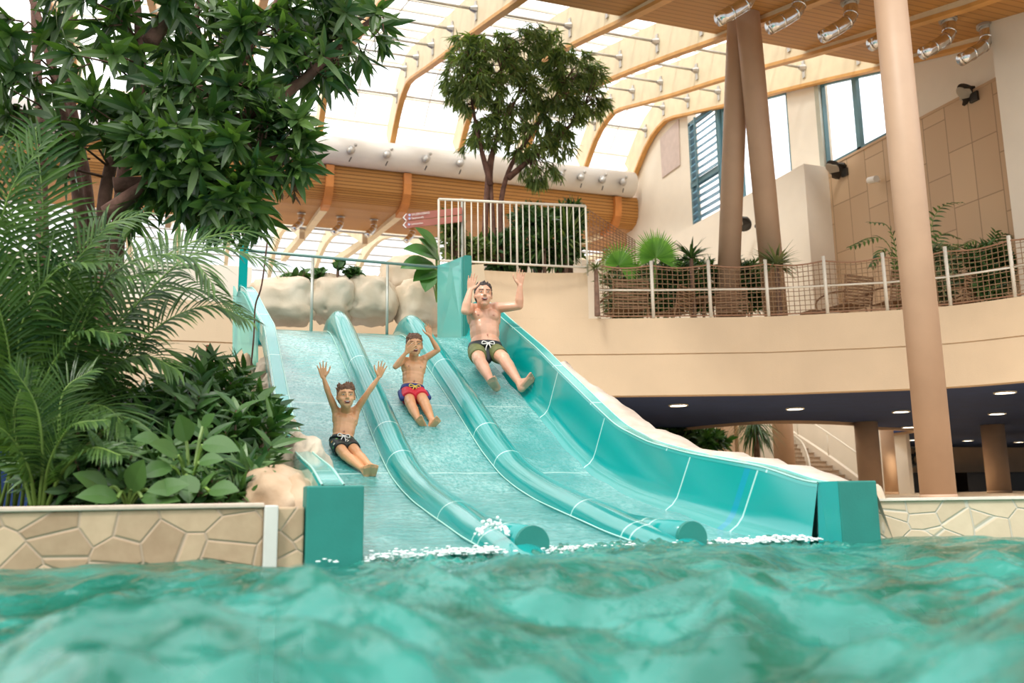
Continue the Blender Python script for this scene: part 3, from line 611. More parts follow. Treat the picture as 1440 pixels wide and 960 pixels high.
for side in (-1, 1):
    b = MB(); vr = np.linspace(.1 if side < 0 else -.03, 7.2, 110); gridmesh(b, [wallprof(side, v) for v in vr])
    sw = b.build('side_wall', M['sidewall'], slide, True)
    b = MB(); rows = []
    for v in vr:
        x, _, z = wallprof(side, v)[-1]; w = .11 * (1 if side > 0 else -1)
        rows.append([(x - w * .06, v, z - .02), (x, v, z + .006), (x + w, v, z + .006), (x + w * 1.1, v, z - .01), (x + w * 1.1, v, z - .12)])
    gridmesh(b, rows); b.build('rail_cap', M['railcap'], sw)
    b = MB(); rows = []
    for v in vr:
        x, _, z = wallprof(side, v)[-1]; w = .12 * (1 if side > 0 else -1); rows.append([(x + w, v, z - .1), (x + w, v, max(-.4, z - .5 if side > 0 else z - .22))])
    gridmesh(b, rows); b.build('outer_skin', M['teal_mid'], sw)
    for q in (0, 1):
        b = MB(); b.tube([(wallprof(side, v)[-1][0] + (0 if q == 0 else .11 * side), v, wallprof(side, v)[-1][2] + .008) for v in vr], .0065, 5, cap=False); b.build('edge_bead', M['bead'], sw, True)
b = MB(); b.box(0, .285, -.01, .16, -.6, .364); b.build('end_block', M['teal_dark'], slide, bevel=.008)
b = MB(); b.box(3.145, 3.43, -.10, .2, -.6, .36); b.build('end_block', M['teal_dark'], slide, bevel=.008)
b = MB(); b.extr([(2.99, -.02, -.6), (3.146, -.09, -.6), (3.146, -.09, .36), (3.052, -.02, .355)], (.03, .05, 0)); b.build('end_flange', M['teal'], slide)
b = MB(); b.tube([(.1, 7.9, 2.58), (2.9, 7.9, 2.58)], .055, 12); b.box(.1, 2.9, 7.8, 8.0, 2.4, 2.58); b.build('weir_bar', M['teal_mid'], slide, True)
# mint acrylic side screen with teal edge
b = MB(); P = [pv(*q, 7.15) for q in ((331, 400), (329, 487))]; Q = []
for v in np.linspace(7.1, 5.3, 12):
    w = wallprof(-1, v)[-1]; Q.append((w[0] - .125, v, w[2] - .05))
low = [pv(364, 560, 5.2), pv(352, 520, 5.9), pv(342, 489, 6.6), pv(329, 502, 7.1), pv(330, 402, 7.12)]
b.extr(Q + low, (-.02, 0, 0)); b.build('side_screen', M['glass_mint'], slide)
b = MB(); b.tube([(-.11, 7.12, 2.1), (-.11, 7.14, 2.88), (-.08, 6.95, 3.0)], .02, 6); b.build('screen_edge', M['teal_mid'], slide)
# teal posts and acrylic panel at the top of the slide
b = MB(); p = pv(341, 400, 7.25); b.box(p.x - .055, p.x + .055, 7.2, 7.35, 2.6, pv(341, 338, 7.25).z); b.build('top_post', M['teal'], slide)
b = MB(); p = pv(656, 420, 7.1); zt = pv(656, 361, 7.1).z; b.box(p.x - .05, p.x + .055, 7.02, 7.2, 2.3, zt); b.build('top_post', M['teal_dark'], slide)
b = MB(); q0 = pv(618, 372, 7.9); b.extr([(p.x - .05, 7.12, 2.42), (p.x - .05, 7.12, zt), (p.x - .15, 7.35, zt - .02), (q0.x, 7.95, q0.z), (q0.x, 7.95, 2.45)], (-.02, 0, 0)); b.build('side_screen', M['glass_teal'], slide)
# splash foam where the lanes meet the pool
def foam(name, pts, r0, n, label, seed):
    rg = random.Random(seed); b = MB()
    for i in range(n):
        t = rg.random() * (len(pts) - 1); k = min(int(t), len(pts) - 2); p = Vector(pts[k]).lerp(Vector(pts[k + 1]), t - k)
        if noise.noise((p.x * 7, seed, 0)) < -.12: continue
        r = r0 * rg.uniform(.15, 1) ** 2; b.ell((p.x + rg.gauss(0, .03), p.y + rg.gauss(0, .07), p.z + abs(rg.gauss(0, 1.0)) * r0 - .01), r * 1.6, r * 1.3, r * .5, seg=7, rings=5)
    tag(b.build(name, M['foam'], smooth=True), label, 'foam', kind='stuff')
foam('splash_foam', [(.35, .02, .012), (.7, .06, .015), (1.0, .02, .02)], .013, 700, 'white splash foam where the left lane enters the pool', 1)
foam('splash_foam', [(1.22, .0, .012), (1.6, .1, .012), (2.1, .02, .015)], .011, 640, 'white splash foam where the middle lane enters the pool', 2)
foam('splash_foam', [(2.3, .02, .012), (2.6, .05, .015), (2.8, .02, .03), (2.95, .0, .02)], .013, 700, 'white splash foam where the right lane enters the pool', 3)
foam('splash_foam', [(.02, -.05, .008), (.3, -.06, .008)], .01, 40, 'thin bubbles at the foot of the left teal end block', 4)
# ring of foam at the foot of the left divider
b = MB(); 
for i in range(70):
    a = random.random() * 3.4 - .1; r = .075 + random.gauss(0, .014); q = random.uniform(.005, .012); b.ell((1.03 + r * math.cos(a), .16 + .02 * math.sin(a), .095 + r * .8 * math.sin(a)), q, q, q, seg=6, rings=4)
tag(b.build('splash_ring', M['foam'], smooth=True), 'ring of white foam splashing beside the left divider end', 'foam', kind='stuff')

# top handrail across the slide
t = empty('handrail', (1.4, 7.9, 2.5), 'thin grey-green handrail with two posts across the top of the slide', 'handrail')
pa, pb = pv(347, 352, 7.4), pv(650, 379, 8.05); b = MB(); b.tube([pa, pb], .022, 8); b.build('top_rail', M['rail_green'], t, True)
for (x0, y0, y1) in ((440, 361, 446), (545, 370, 450)):
    a, c = pv(x0, y0, 7.98 if x0 > 500 else 7.7), pv(x0 - 3, y1, 7.98 if x0 > 500 else 7.7); b = MB(); b.tube([a, (a.x, a.y, 2.4)], .022, 8); b.build('post', M['rail_grey'], t, True)
# ================================================================ ROCKS
def rock(name, c, r, m, seed, label=None, cat='rock', group=None, amp=.25, sub=4, box=1.0, freq=1.3):
    bm = bmesh.new(); bmesh.ops.create_icosphere(bm, subdivisions=sub, radius=1)
    for v in bm.verts:
        p = v.co.copy(); p = Vector([math.copysign(abs(c_) ** box, c_) for c_ in p]); q = p * freq + Vector((seed * 3.1, seed * 1.7, seed))
        d = 1 + amp * noise.noise(q) + amp * .5 * noise.noise(q * 2.3) + amp * .2 * noise.noise(q * 5)
        d -= .10 * max(0, 1 - abs(noise.noise(q * 1.2 + Vector((5, 5, 5)))) * 14)
        v.co = Vector((p.x * r[0] * d, p.y * r[1] * d, p.z * r[2] * d))
    me = bpy.data.meshes.new(name); bm.to_mesh(me); bm.free(); me.materials.append(m)
    me.polygons.foreach_set('use_smooth', [True] * len(me.polygons)); o = bpy.data.objects.new(name, me); COL.objects.link(o); o.location = c
    return tag(o, label, cat, group)
rock('boulder', pv(392, 718, .95), (.34, .62, .27), M['rock_warm'], 1, 'big smooth tan boulder at the foot of the slide beside the left end block', amp=.16)
rock('boulder', pv(420, 735, .55), (.13, .28, .26), M['rock_warm'], 2, 'tan boulder wedged directly behind the left teal end block', amp=.12)
rock('boulder', pv(346, 570, 5.6), (.17, .6, .52), M['rock_warm'], 3, 'tall tan rock under the mint side screen', amp=.25)
t = None; k = 0
for px, py, v, r, lab in [(374, 525, 4.6, .13, 'top stone'), (381, 553, 4.1, .15, 'second stone from the top'), (378, 580, 3.8, .17, 'third stone from the top'), (393, 603, 3.2, .17, 'fourth stone from the top'), (399, 636, 2.6, .22, 'second stone from the bottom'), (425, 668, 1.8, .24, 'bottom stone')]:
    k += 1; rock('stacked_rock', pv(px - 2, py, v), (r * .8, r * 1.8, r * 1.15), M['rock'], 10 + k, 'pale lumpy rock hugging the left flank of the slide, %s' % lab, group='rocks along the left flank', amp=.35)
for px, py, v, r, sd, lab in [(400, 425, 8.9, (.52, .4, .36), 31, 'leftmost, partly behind the left side rail'), (466, 422, 8.95, (.36, .4, .38), 32, 'behind the left handrail post'), (520, 422, 9.0, (.42, .4, .38), 33, 'between the two handrail posts'), (588, 432, 9.0, (.40, .38, .42), 34, 'rightmost low one beside the planter wall'), (578, 395, 9.5, (.52, .4, .40), 35, 'highest, tapering towards the big leaves')]:
    rock('boulder', pv(px, py, v), r, M['rock_pale'], sd, 'pale sandstone boulder above the slide top, %s' % lab, group='boulders above the slide', amp=.22, box=.72)
# white rock strip outside the right wall
b = MB(); rows = []
for v in np.linspace(-.05, 4.2, 70):
    z = top_z(v); w = .30 * min(1, (4.4 - v) / 1.5); j = .02 * noise.noise((v * 5, 1, 2)) + .03 * noise.noise((v * 2, 4, 2))
    rows.append([(3.13, v, z - .08), (3.15, v, z + j), (3.22, v, z + .02 * (.2 + min(1, v)) + j), (3.14 + w, v, z + j * 2), (3.20 + w, v, z - .14), (3.30 + w, v, -.1)])
gridmesh(b, rows); tag(b.build('rock_strip', M['rock_white'], smooth=True), 'whitish artificial rock strip along the outside of the right slide wall', 'rock')
rock('boulder', (3.56, .12, .1), (.12, .14, .25), M['rock'], 51, 'small pale rock beside the right teal end block', amp=.15)

# ================================================================ COLUMNS, LIGHTS, DECK
def column(bot, top, r, m, label, group=None, cap=True):
    t = empty('round_column', bot, label, 'column', group); b = MB(); b.tube([bot, top], r, 28); b.build('shaft', m, t, True)
    b = MB(); d = (Vector(top) - Vector(bot)).normalized(); b.tube([Vector(bot) + d * .0, Vector(bot) + d * .06], r * 1.04, 28); b.build('base_ring', m, t, True); return t
a, c = pv(1320, 701, 4.2), pv(1252, 0, 4.2); d = (c - a); column((a.x, a.y, .18), a + d * 1.35, .212, M['column'], 'tall plain round column rising in front of the curved balcony')
a, c = pv(1018, 362, 11.2), pv(1040, -30, 9.6); column((a.x - .05, a.y, 3.64), c + (c - a) * .18, .235, M['column'], 'left slanted round column of the crossing pair on the deck', 'crossing columns')
a, c = pv(1080, 350, 10.6), pv(1046, -30, 9.2); column((a.x + .1, a.y, 3.64), c + (c - a) * .18, .24, M['column'], 'right slanted round column of the crossing pair on the deck', 'crossing columns')
a = pv(1030, 205, 10.2)
for px, py, v, lab in [(1103, 640, 19.0, 'left of the stairs'), (1222, 650, 15.0, 'right of the stairs, thicker one'), (1251, 655, 17.5, 'right of the stairs, thinner one'), (1401, 650, 15.2, 'at the right end under the navy ceiling')]:
    p = pv(px, py, v); r = {1103: .32, 1222: .31, 1251: .20, 1401: .32}[px]; column((p.x, p.y, .18), (p.x, p.y, 2.16 if px != 1103 else 5), r, M['column_mat'], 'brown round column below the deck, ' + lab)
# downlights under the mezzanine
DL = [(954, 569, 'leftmost, beside the slide wall'), (1118, 574, 'above the round opening'), (1267, 578, 'left of the tall column, front one'), (1413, 551, 'nearest the balcony edge, far right'), (1402, 581, 'second from the balcony edge, far right'), (1278, 600, 'left of the tall column, middle one'), (1284, 618, 'left of the tall column, rear one'), (1361, 619, 'small one just right of the tall column'), (1393, 603, 'above the far right brown column'), (1433, 621, 'small one at the right picture edge')]
M['lampglow'] = emit('downlight glow', (1, .93, .80), 9)
for px, py, lab in DL:
    p = pz(px, py, 2.15); t = empty('downlight', p, 'round white downlight in the navy ceiling, ' + lab, 'ceiling light', 'downlights in the navy ceiling')
    r = .17; b = MB(); b.tube([(p.x, p.y, 2.135), (p.x, p.y, 2.16)], r, 20); b.build('lens', M['lampglow'], t)
    b = MB(); b.tube([(p.x + r * 1.12 * math.cos(a), p.y + r * 1.12 * math.sin(a), 2.14) for a in np.linspace(0, 6.283, 25)[:-1]], .02, 5, closed=True); b.build('trim_ring', M['rail_white'], t)
    l = bpy.data.lights.new('downlight_lamp', 'SPOT'); l.energy = 240; l.spot_size = 2.4; l.spot_blend = .6; l.color = (1, .82, .6); l.shadow_soft_size = .15
    lo = bpy.data.objects.new('downlight_lamp', l); COL.objects.link(lo); lo.location = (0, 0, -.05); lo.parent = t
# wall fan and boxes on the far lower wall
p = pz(1281, 642, 1.7); p = pv(1281, 642, 25.8); t = empty('wall_fan', p, 'round grey wall fan on the tan wall under the deck', 'fan')
b = MB(); b.tube([p + Vector((.42 * math.cos(a), 0, .42 * math.sin(a))) for a in np.linspace(0, 6.283, 29)[:-1]], .05, 6, closed=True)
for k in range(6): a = k * 1.047; b.tube([p, p + Vector((.42 * math.cos(a), 0, .42 * math.sin(a)))], .012, 4)
b.build('cage', M['fanmetal'], t); b = MB(); b.ell(p + Vector((0, -.02, 0)), .14, .1, .14)
for k in range(4): a = k * 1.571 + .4; b.bar(p, p + Vector((.36 * math.cos(a), .03, .36 * math.sin(a))), .16, .02, (0, 1, .4))
b.build('blades', M['black'], t)
p = pv(1385, 655, 25.7); p = pv(1386, 656, 25.8)
for px, w, lab in [(1290, 2.0, 'left of the tall column'), (1385, 2.4, 'between the tall column and the brown column'), (1432, 1.6, 'at the right picture edge')]:
    p = pv(px, 697, 24.8); b = MB(); b.box(p.x - w / 2, p.x + w / 2, p.y - .3, p.y + .3, .18, .95); b.box(p.x - w / 2 - .04, p.x + w / 2 + .04, p.y - .34, p.y + .34, .95, 1.0)
    tag(b.build('low_counter', M['black'], bevel=.01), 'low black counter against the far tan wall, ' + lab, 'counter', 'black counters under the deck')
# staircase
t = empty('staircase', (15, 18, .18), 'speckled stone staircase climbing left behind the slide to the deck', 'stairs')
M['step'] = mat('speckled step', (.42, .30, .20), .8, .3, 60); M['riser'] = mat('pale riser', (.58, .46, .34), .8, .25, 60)
sx, sy = pv(1205, 690, 19).x, 19.0
for i in range(13):
    x1 = pv(1212 - i * 8.2, 660, sy + i * .32).x; x0 = pv(1128 - i * .9, 660, sy + i * .32).x; y = sy + i * .32; z = .18 + i * .165
    b = MB(); b.box(x0, x1, y, y + .36, .18 if i == 0 else z - .165, z + .135); b.build('step', M['riser'], t); b = MB(); b.box(x0 - .02, x1, y - .03, y + .36, z + .135, z + .165); b.build('tread', M['step'], t)
b = MB(); P = [pv(1212 - i * 8.2, 660, sy + i * .32) for i in range(14)]
poly = [(p.x + .05, sy + i * .32, .18) for i, p in enumerate(P)] + [(p.x + .05, sy + i * .32, .55 + i * .165) for i, p in list(enumerate(P))[::-1]]
b.extr(poly, (.15, 0, 0)); b.build('string_wall', M['cream_light'], t)
b = MB(); R = [(p.x + .12, sy + i * .32, 1.35 + i * .165) for i, p in enumerate(P)]; b.tube(R, .035, 6)
for k in (1, 6, 11): b.tube([R[k], (R[k][0], R[k][1], R[k][2] - .9)], .025, 6)
b.build('stair_rail', M['rail_white'], t, True)
b = MB(); Lr = [pv(x, y, vv) for x, y, vv in [(1117, 612, 22.5), (1128, 622, 21.5), (1135, 638, 20.3), (1139, 655, 19.2), (1141, 672, 18.6)]]; b.tube(spline(Lr, 4), .03, 6)
for p in spline(Lr, 5): b.tube([p, (p.x - .02, p.y, max(.2, p.z - 1.1))], .018, 5)
b.build('side_balustrade', M['rail_white'], t)

# planter bar railing
pL, pR = pv(617, 366, 10.95), pv(826, 376, 10.45); hL, hR = pv(617, 280, 10.95).z, pv(826, 290, 10.45).z
t = empty('bar_railing', pL, 'white vertical bar railing on the planter wall below the tree', 'railing')
def rl(f, z): p = pL.lerp(pR, f); return Vector((p.x, p.y, z))
b = MB(); b.tube([rl(0, hL), rl(1, hR)], .027, 8); b.build('top_rail', M['rail_white'], t, True)
b = MB(); b.tube([rl(0, pL.z), rl(1, pR.z)], .022, 8); b.build('bottom_rail', M['rail_white'], t, True)
for i in range(24):
    f = i / 23; zt = lerp(hL, hR, f); zb = lerp(pL.z, pR.z, f); post = i in (0, 12, 23)
    b = MB(); b.tube([rl(f, zt), rl(f, zb - (.16 if post else 0))], .022 if post else .013, 6); b.build('post' if post else 'baluster', M['rail_white'], t, True)
# net fence along the balcony
NF = [(842, 447), (919, 447), (1000, 446), (1081, 445), (1164, 441), (1248, 437), (1337, 430), (1428, 418), (1520, 400)]
NP = [pz(x, y, 3.655) for x, y in NF]; t = empty('net_fence', NP[3], 'balcony fence of cream posts with brown rope netting along the curved edge', 'fence')
NH = 1.08
for p in NP: b = MB(); b.tube([p, p + Vector((0, 0, NH + .06))], .034, 10); b.build('post', M['rail_white'], t, True)
for i in range(len(NP) - 1):
    A, B_ = NP[i], NP[i + 1]; dark = i in (1, 2)
    b = MB(); b.tube([A + Vector((0, 0, .55)), B_ + Vector((0, 0, .55))], .02, 8); b.build('mid_rail', M['rail_white'], t, True)
    b = MB(); top = [A.lerp(B_, f) + Vector((0, 0, NH - .03 - .06 * math.sin(math.pi * f))) for f in np.linspace(0, 1, 9)]; b.tube(top, .016, 5); b.build('top_rope', M['rope'], t); b = MB(); b.tube([A + Vector((0, 0, .035)), B_ + Vector((0, 0, .035))], .014, 5); b.build('bottom_rope', M['rope'], t)
    b = MB(); nx = 11; nz = 11
    for k in range(1, nx): f = k / nx; p = A.lerp(B_, f); b.tube([p + Vector((0, 0, .03)), p + Vector((0, 0, NH - .03 - .06 * math.sin(math.pi * f)))], .0085, 3, cap=False)
    for k in range(1, nz): z = NH * k / nz; b.tube([A.lerp(B_, f) + Vector((0, 0, z - .05 * math.sin(math.pi * f) * k / nz)) for f in (0, .5, 1)], .0085, 3, cap=False)
    b.build('net_panel', M['net_tan'] if i not in (1, 2) else M['net_tan'], t)
# slanting net strip behind the railing end
t = empty('side_net', (6.5, 10.5, 4.6), 'orange brown rope net slanting back from the end of the bar railing', 'net')
c4 = [pv(829, 296, 10.6), pv(893, 338, 11.6), pv(893, 372, 11.6), pv(829, 372, 10.6)]; b = MB()
for k in range(0, 15): f = k / 14; b.tube([c4[0].lerp(c4[1], f), c4[3].lerp(c4[2], f)], .009, 3, cap=False)
for k in range(0, 14): f = k / 13; b.tube([c4[0].lerp(c4[3], f), c4[1].lerp(c4[2], f)], .009, 3, cap=False)
b.build('net_mesh', M['rope'], t)
# slatted lounge chairs on the deck
def lounge(loc, rz, label, s=1.0, grp='slatted chairs on the deck'):
    t = empty('slatted_chair', (0, 0, 0), label, 'chair', grp)
    b = MB()
    for k in range(9): z = .28 + k * .062; b.box(-.34, .34, -.30 - k * .012, -.27 - k * .012, z, z + .038)
    b.build('backrest', M['slat_brown'], t)
    b = MB()
    for k in range(9): y = -.24 + k * .07; b.box(-.32, .32, y, y + .05, .25, .275)
    b.build('seat', M['slat_brown'], t)
    for sx in (-1, 1):
        b = MB(); b.tube(spline([(sx * .36, -.36, .82), (sx * .36, -.27, .30), (sx * .37, -.2, .0)], 4), .018, 6); b.tube(spline([(sx * .36, -.32, .5), (sx * .42, .05, .52), (sx * .44, .38, .42), (sx * .40, .40, .18), (sx * .38, .3, 0)], 5), .02, 6); b.build('side_frame', M['slat_brown'], t)
    t.scale = (s, s, s); t.rotation_euler = (0, 0, rz); t.location = loc; return t
p = pv(1193, 440, 9.35); lounge((p.x, p.y, 3.645), .08, 'brown slatted chair behind the net, left of the tall column', 1.0)
p = pv(1262, 436, 8.75); lounge((p.x, p.y, 3.645), -.05, 'brown slatted chair behind the net, half hidden by the tall column', 1.0)
p = pv(1350, 430, 8.3); lounge((p.x, p.y, 3.645), .3, 'brown slatted chair behind the net, right of the tall column', .9)
p = pv(880, 446, 10.9); lounge((p.x, p.y, 3.645), -.1, 'brown slatted chair behind the net under the fan palm', 1.0)
for px, v, lab in [(948, 10.6, 'left of the round table'), (1030, 10.4, 'right of the round table')]:
    p = pv(px, 446, v); lounge((p.x, p.y, 3.645), .5 if px < 1000 else -.6, 'brown slatted chair behind the net, ' + lab, .85)
p = pv(990, 446, 10.8); t = empty('round_table', (p.x, p.y, 3.64), 'small round brown table behind the net near the crossing columns', 'table')
b = MB(); b.tube([(p.x, p.y, 4.2), (p.x, p.y, 4.235)], .36, 24); b.build('tabletop', M['slat_brown'], t)
b = MB(); b.tube([(p.x, p.y, 3.66), (p.x, p.y, 4.2)], .03, 8); b.build('stem', M['slat_brown'], t); b = MB(); b.tube([(p.x, p.y, 3.642), (p.x, p.y, 3.67)], .2, 16); b.build('foot', M['slat_brown'], t)
p = pv(1146, 441, 9.45); b = MB(); b.box(p.x - .2, p.x + .2, p.y - .15, p.y + .2, 3.645, 3.8)
for k in range(5): b.box(p.x - .21, p.x + .21, p.y - .165, p.y - .15, 3.66 + k * .028, 3.675 + k * .028)
tag(b.build('low_crate', M['slat_brown']), 'low brown box behind the net left of the slatted chair', 'box')

# metal duct elbows hanging from the timber
def hang_v(px, py, zf, a, c): return min(np.linspace(a, c, 400), key=lambda q: abs(pv(px, py, q).z - zf(q)))
def elbow(p, s, d, label, grp):
    t = empty('duct_elbow', p, label, 'duct', grp); d = Vector(d); p = Vector(p)
    pts = spline([p, p + Vector((0, 0, -.32 * s)), p + Vector((0, 0, -.5 * s)) + d * .12 * s, p + Vector((0, 0, -.68 * s)) + d * .45 * s, p + Vector((0, 0, -.82 * s)) + d * .75 * s], 2)
    b = MB(); b.tube(pts, .15 * s, 16); 
    for q in (2, 4, 6): b.tube([pts[q] - (pts[q + 1] - pts[q]) * .12, pts[q] + (pts[q + 1] - pts[q]) * .12], .16 * s, 16)
    b.build('elbow', M['chrome'], t, True); b = MB(); b.tube([p + Vector((0, 0, .02)), p + Vector((0, 0, -.04))], .2 * s, 16); b.build('collar', M['steel'], t)
for px, nm in [(1052, 'first from the left, cut by the picture top'), (1122, 'second from the left'), (1195, 'third from the left'), (1262, 'behind the tall column'), (1333, 'second from the right'), (1386, 'rightmost by the white pillar')]:
    py = 2 + (px - 1195) * .18; v = hang_v(px, py, lambda q: float(np.interp(q, [6.2, 10.9], [9.0, 10.34])), 5, 10.8); p = pv(px, py, v)
    elbow((p.x, p.y, p.z - .0), .85, (-.94, .2, -.1), 'shiny duct elbow under the timber ceiling, ' + nm, 'duct elbows under the timber ceiling')
for px, py, nm in [(424, 299, 'leftmost'), (479, 304, 'second from left'), (526, 308, 'third from left'), (580, 317, 'below the arrow signs'), (852, 350, 'seen through the slanting net')]:
    v = hang_v(px, py, lambda q: float(np.interp(q, [24.6, 26.2, 28.6], [10.12, 10.35, 10.62])), 24.4, 28.4); p = pv(px, py, v); elbow((p.x, p.y, p.z), .75, (-.5, -.2, -.1), 'shiny duct elbow below the far timber trough, ' + nm, 'duct elbows below the timber trough')
# flood lights on the right wall
def flood(px, py, v, label, flip=1):
    p = pv(px, py, v); t = empty('wall_floodlight', p, label, 'wall lamp'); w = Vector((UE, p.y - .1, p.z - .08))
    b = MB(); b.tube([w, p + Vector((.45, -.05, -.05))], .05, 8); b.box(UE - .06, UE + .02, w.y - .1, w.y + .1, w.z - .1, w.z + .1); b.build('arm', M['dark_metal'], t)
    b = MB(); c = p; ring = []
    for a in np.linspace(0, 6.283, 21)[:-1]: ring.append(c + Vector((-.34 * math.cos(a) * (-1) * (1 if math.cos(a) > 0 else .9), .15 * math.sin(a) * (1.25 if math.cos(a) > 0 else .5), -.10 * math.cos(a) - .14 * math.sin(a))))
    b.extr(ring, (0.01, 0, .045)); b.build('lamp_head', M['dark_metal'], t)
    b = MB(); ring = [c + (q - c) * .62 + Vector((-.14, 0, .025)) for q in ring]; b.extr(ring, (0.0, 0, -.02)); b.build('lens', M['lens_grey'], t)
p = pu(1365, 133, UE); flood(1362, 134, p.y, 'dark floodlight on an arm near the top of the tiled wall by the white pillar')
flood(1176, 239, pu(1185, 240, UE).y, 'dark floodlight on an arm at the top left corner of the tiled wall')
flood(1041, 314, 15.2, 'dark floodlight seen between the crossing columns')
p = pu(1236, 254, UE - .05); t = empty('wall_camera', p, 'small white camera on the tiled wall left of the tall column', 'camera'); b = MB(); b.tube([p, p + Vector((-.22, -.05, 0))], .05, 8); b.build('bracket', M['white'], t); b = MB(); b.tube([p + Vector((-.2, .1, .02)), p + Vector((-.26, -.2, -.05))], .08, 12); b.build('housing', M['white'], t)
# direction signs
def arrow_sign(px0, py0, px1, py1, h, v0, v1, lines, label):
    A, B_ = pv(px0, py0, v0), pv(px1, py1, v1); up = Vector((0, 0, h)); d = (B_ - A).normalized(); nn = Vector((0, -1, 0)); t = empty('arrow_sign', A, label, 'sign', 'direction signs by the bar railing')
    hh = up / 2; b = MB(); b.extr([A, A + d * h * .35 - hh, B_ - hh, B_ + hh, A + d * h * .35 + hh], (0, .03, 0)); b.build('board', M['sign'], t)
    b = MB(); w = d * h * .16; b.extr([A, A + d * h * .45 - hh, A + d * h * .45 - hh + w, A + w * 1.4, A + d * h * .45 + hh + w, A + d * h * .45 + hh], (0, -.012, 0)); b.build('arrow_head', M['white'], t)
    for k, (txt, off) in enumerate(lines):
        cu = bpy.data.curves.new('lettering', 'FONT'); cu.body = txt; cu.size = h * .42; cu.extrude = .003; cu.materials.append(M['white']); o = bpy.data.objects.new('lettering', cu); COL.objects.link(o); o.parent = t
        o.matrix_parent_inverse = Matrix.Translation(-t.location); ang = math.atan2(d.y, d.x); tilt = math.atan2(d.z, math.hypot(d.x, d.y)); q = A + d * h * 1.25 + Vector((0, -.02, off * h)); o.location = q; o.rotation_euler = (math.pi / 2, -tilt, ang)
        bpy.context.view_layer.update(); me = bpy.data.meshes.new_from_object(o.evaluated_get(bpy.context.evaluated_depsgraph_get())); me.name = 'lettering'; bpy.data.objects.remove(o); o = bpy.data.objects.new('lettering', me); COL.objects.link(o); o.parent = t; o.matrix_parent_inverse = Matrix.Translation(-t.location); o.location = q; o.rotation_euler = (math.pi / 2, -tilt, ang)
        b = MB(); c = A + d * h * .95 + Vector((0, -.006, (off + .16) * h)); b.tube([c, c + Vector((0, -.01, 0))], h * .17, 14); b.build('pictogram', M['signblue'], t)
M['sign'] = mat('dusty red sign board', (.46, .16, .12), .5, .05, 3); M['signblue'] = mat('pale blue dot', (.55, .60, .85), .5, .02, 3)
arrow_sign(566, 306, 650, 296, .14, 11.3, 11.2, [('ERLEBNISBAD', .08), ('Saunawelt', -.42)], 'dusty red arrow sign pointing left with two lines of white lettering, upper one')
arrow_sign(566, 316.5, 650, 307, .13, 11.3, 11.2, [('Umkleiden', -.18)], 'dusty red arrow sign pointing left with one line of white lettering, lower one')
b = MB(); p = pv(650, 300, 11.28); b.tube([(p.x, p.y, 4.45), (p.x, p.y, p.z + .3)], .03, 8); tag(b.build('sign_post', M['rail_grey']), 'thin grey post carrying the red arrow signs behind the bar railing', 'post')

# thin hanging liana, pole and strand on the left
b = MB(); b.tube(spline([pv(376, 338, 4.6), pv(368, 400, 4.5), pv(359, 430, 4.5), pv(357, 470, 4.5), pv(352, 525, 4.6)], 5), .009, 5); tag(b.build('hanging_liana', M['bark']), 'thin dark liana hanging over the left slide flank', 'plant')
b = MB(); b.tube([pv(292, 485, 2.4), pv(292, 560, 2.4)], .012, 6); tag(b.build('thin_stake', mat('red brown stake', (.35, .08, .04), .6)), 'thin red brown plant stake sticking up from the shrubs', 'stake')

# ================================================================ PLANTS
def frame(d, up=Vector((0, 0, 1))):
    d = d.normalized(); s = d.cross(up); s = s.normalized() if s.length > 1e-4 else Vector((1, 0, 0)); return d, s, s.cross(d).normalized()
def leaf(b, base, d, L, W, nrm, droop=.25, fold=.18, n=4, mi=0, tip=1.0):
    d = d.normalized(); s = d.cross(nrm); s = s.normalized() if s.length > 1e-4 else Vector((1, 0, 0)); u = s.cross(d)
    vs = []; p = Vector(base); dd = d.copy()
    for i in range(n + 1):
        t = i / n; w = W * .5 * (math.sin(math.pi * min(1, (t * .93 + .05)) ** .8) if tip else 1) 
        if i == n: w = W * .01
        vs += [p - s * w + u * (w * fold), p, p + s * w + u * (w * fold)]
        dd = (dd + Vector((0, 0, -droop / n))).normalized(); p = p + dd * (L / n)
    fs = []
    for i in range(n): a = i * 3; fs += [(a, a + 1, a + 4, a + 3), (a + 1, a + 2, a + 5, a + 4)]
    b.add(vs, fs, mi)
def rosette(b, tb, p, ax, nl, L, W, rg, droop=.35, stem=.12, spread=(.5, 1.25)):
    d, s, u = frame(ax, Vector((.3, .2, 1))); tb.tube([p - d * stem * 1.4, p], [.008, .005], 4, cap=False)
    for k in range(nl):
        a = 2.4 * k + rg.uniform(-.3, .3); sp = rg.uniform(*spread); dd = d * math.cos(sp) + (s * math.cos(a) + u * math.sin(a)) * math.sin(sp)
        q = p - d * (k / nl) * stem; leaf(b, q, dd, L * rg.uniform(.7, 1.15), W * rg.uniform(.8, 1.15), d, droop * rg.uniform(.6, 1.6), .25)
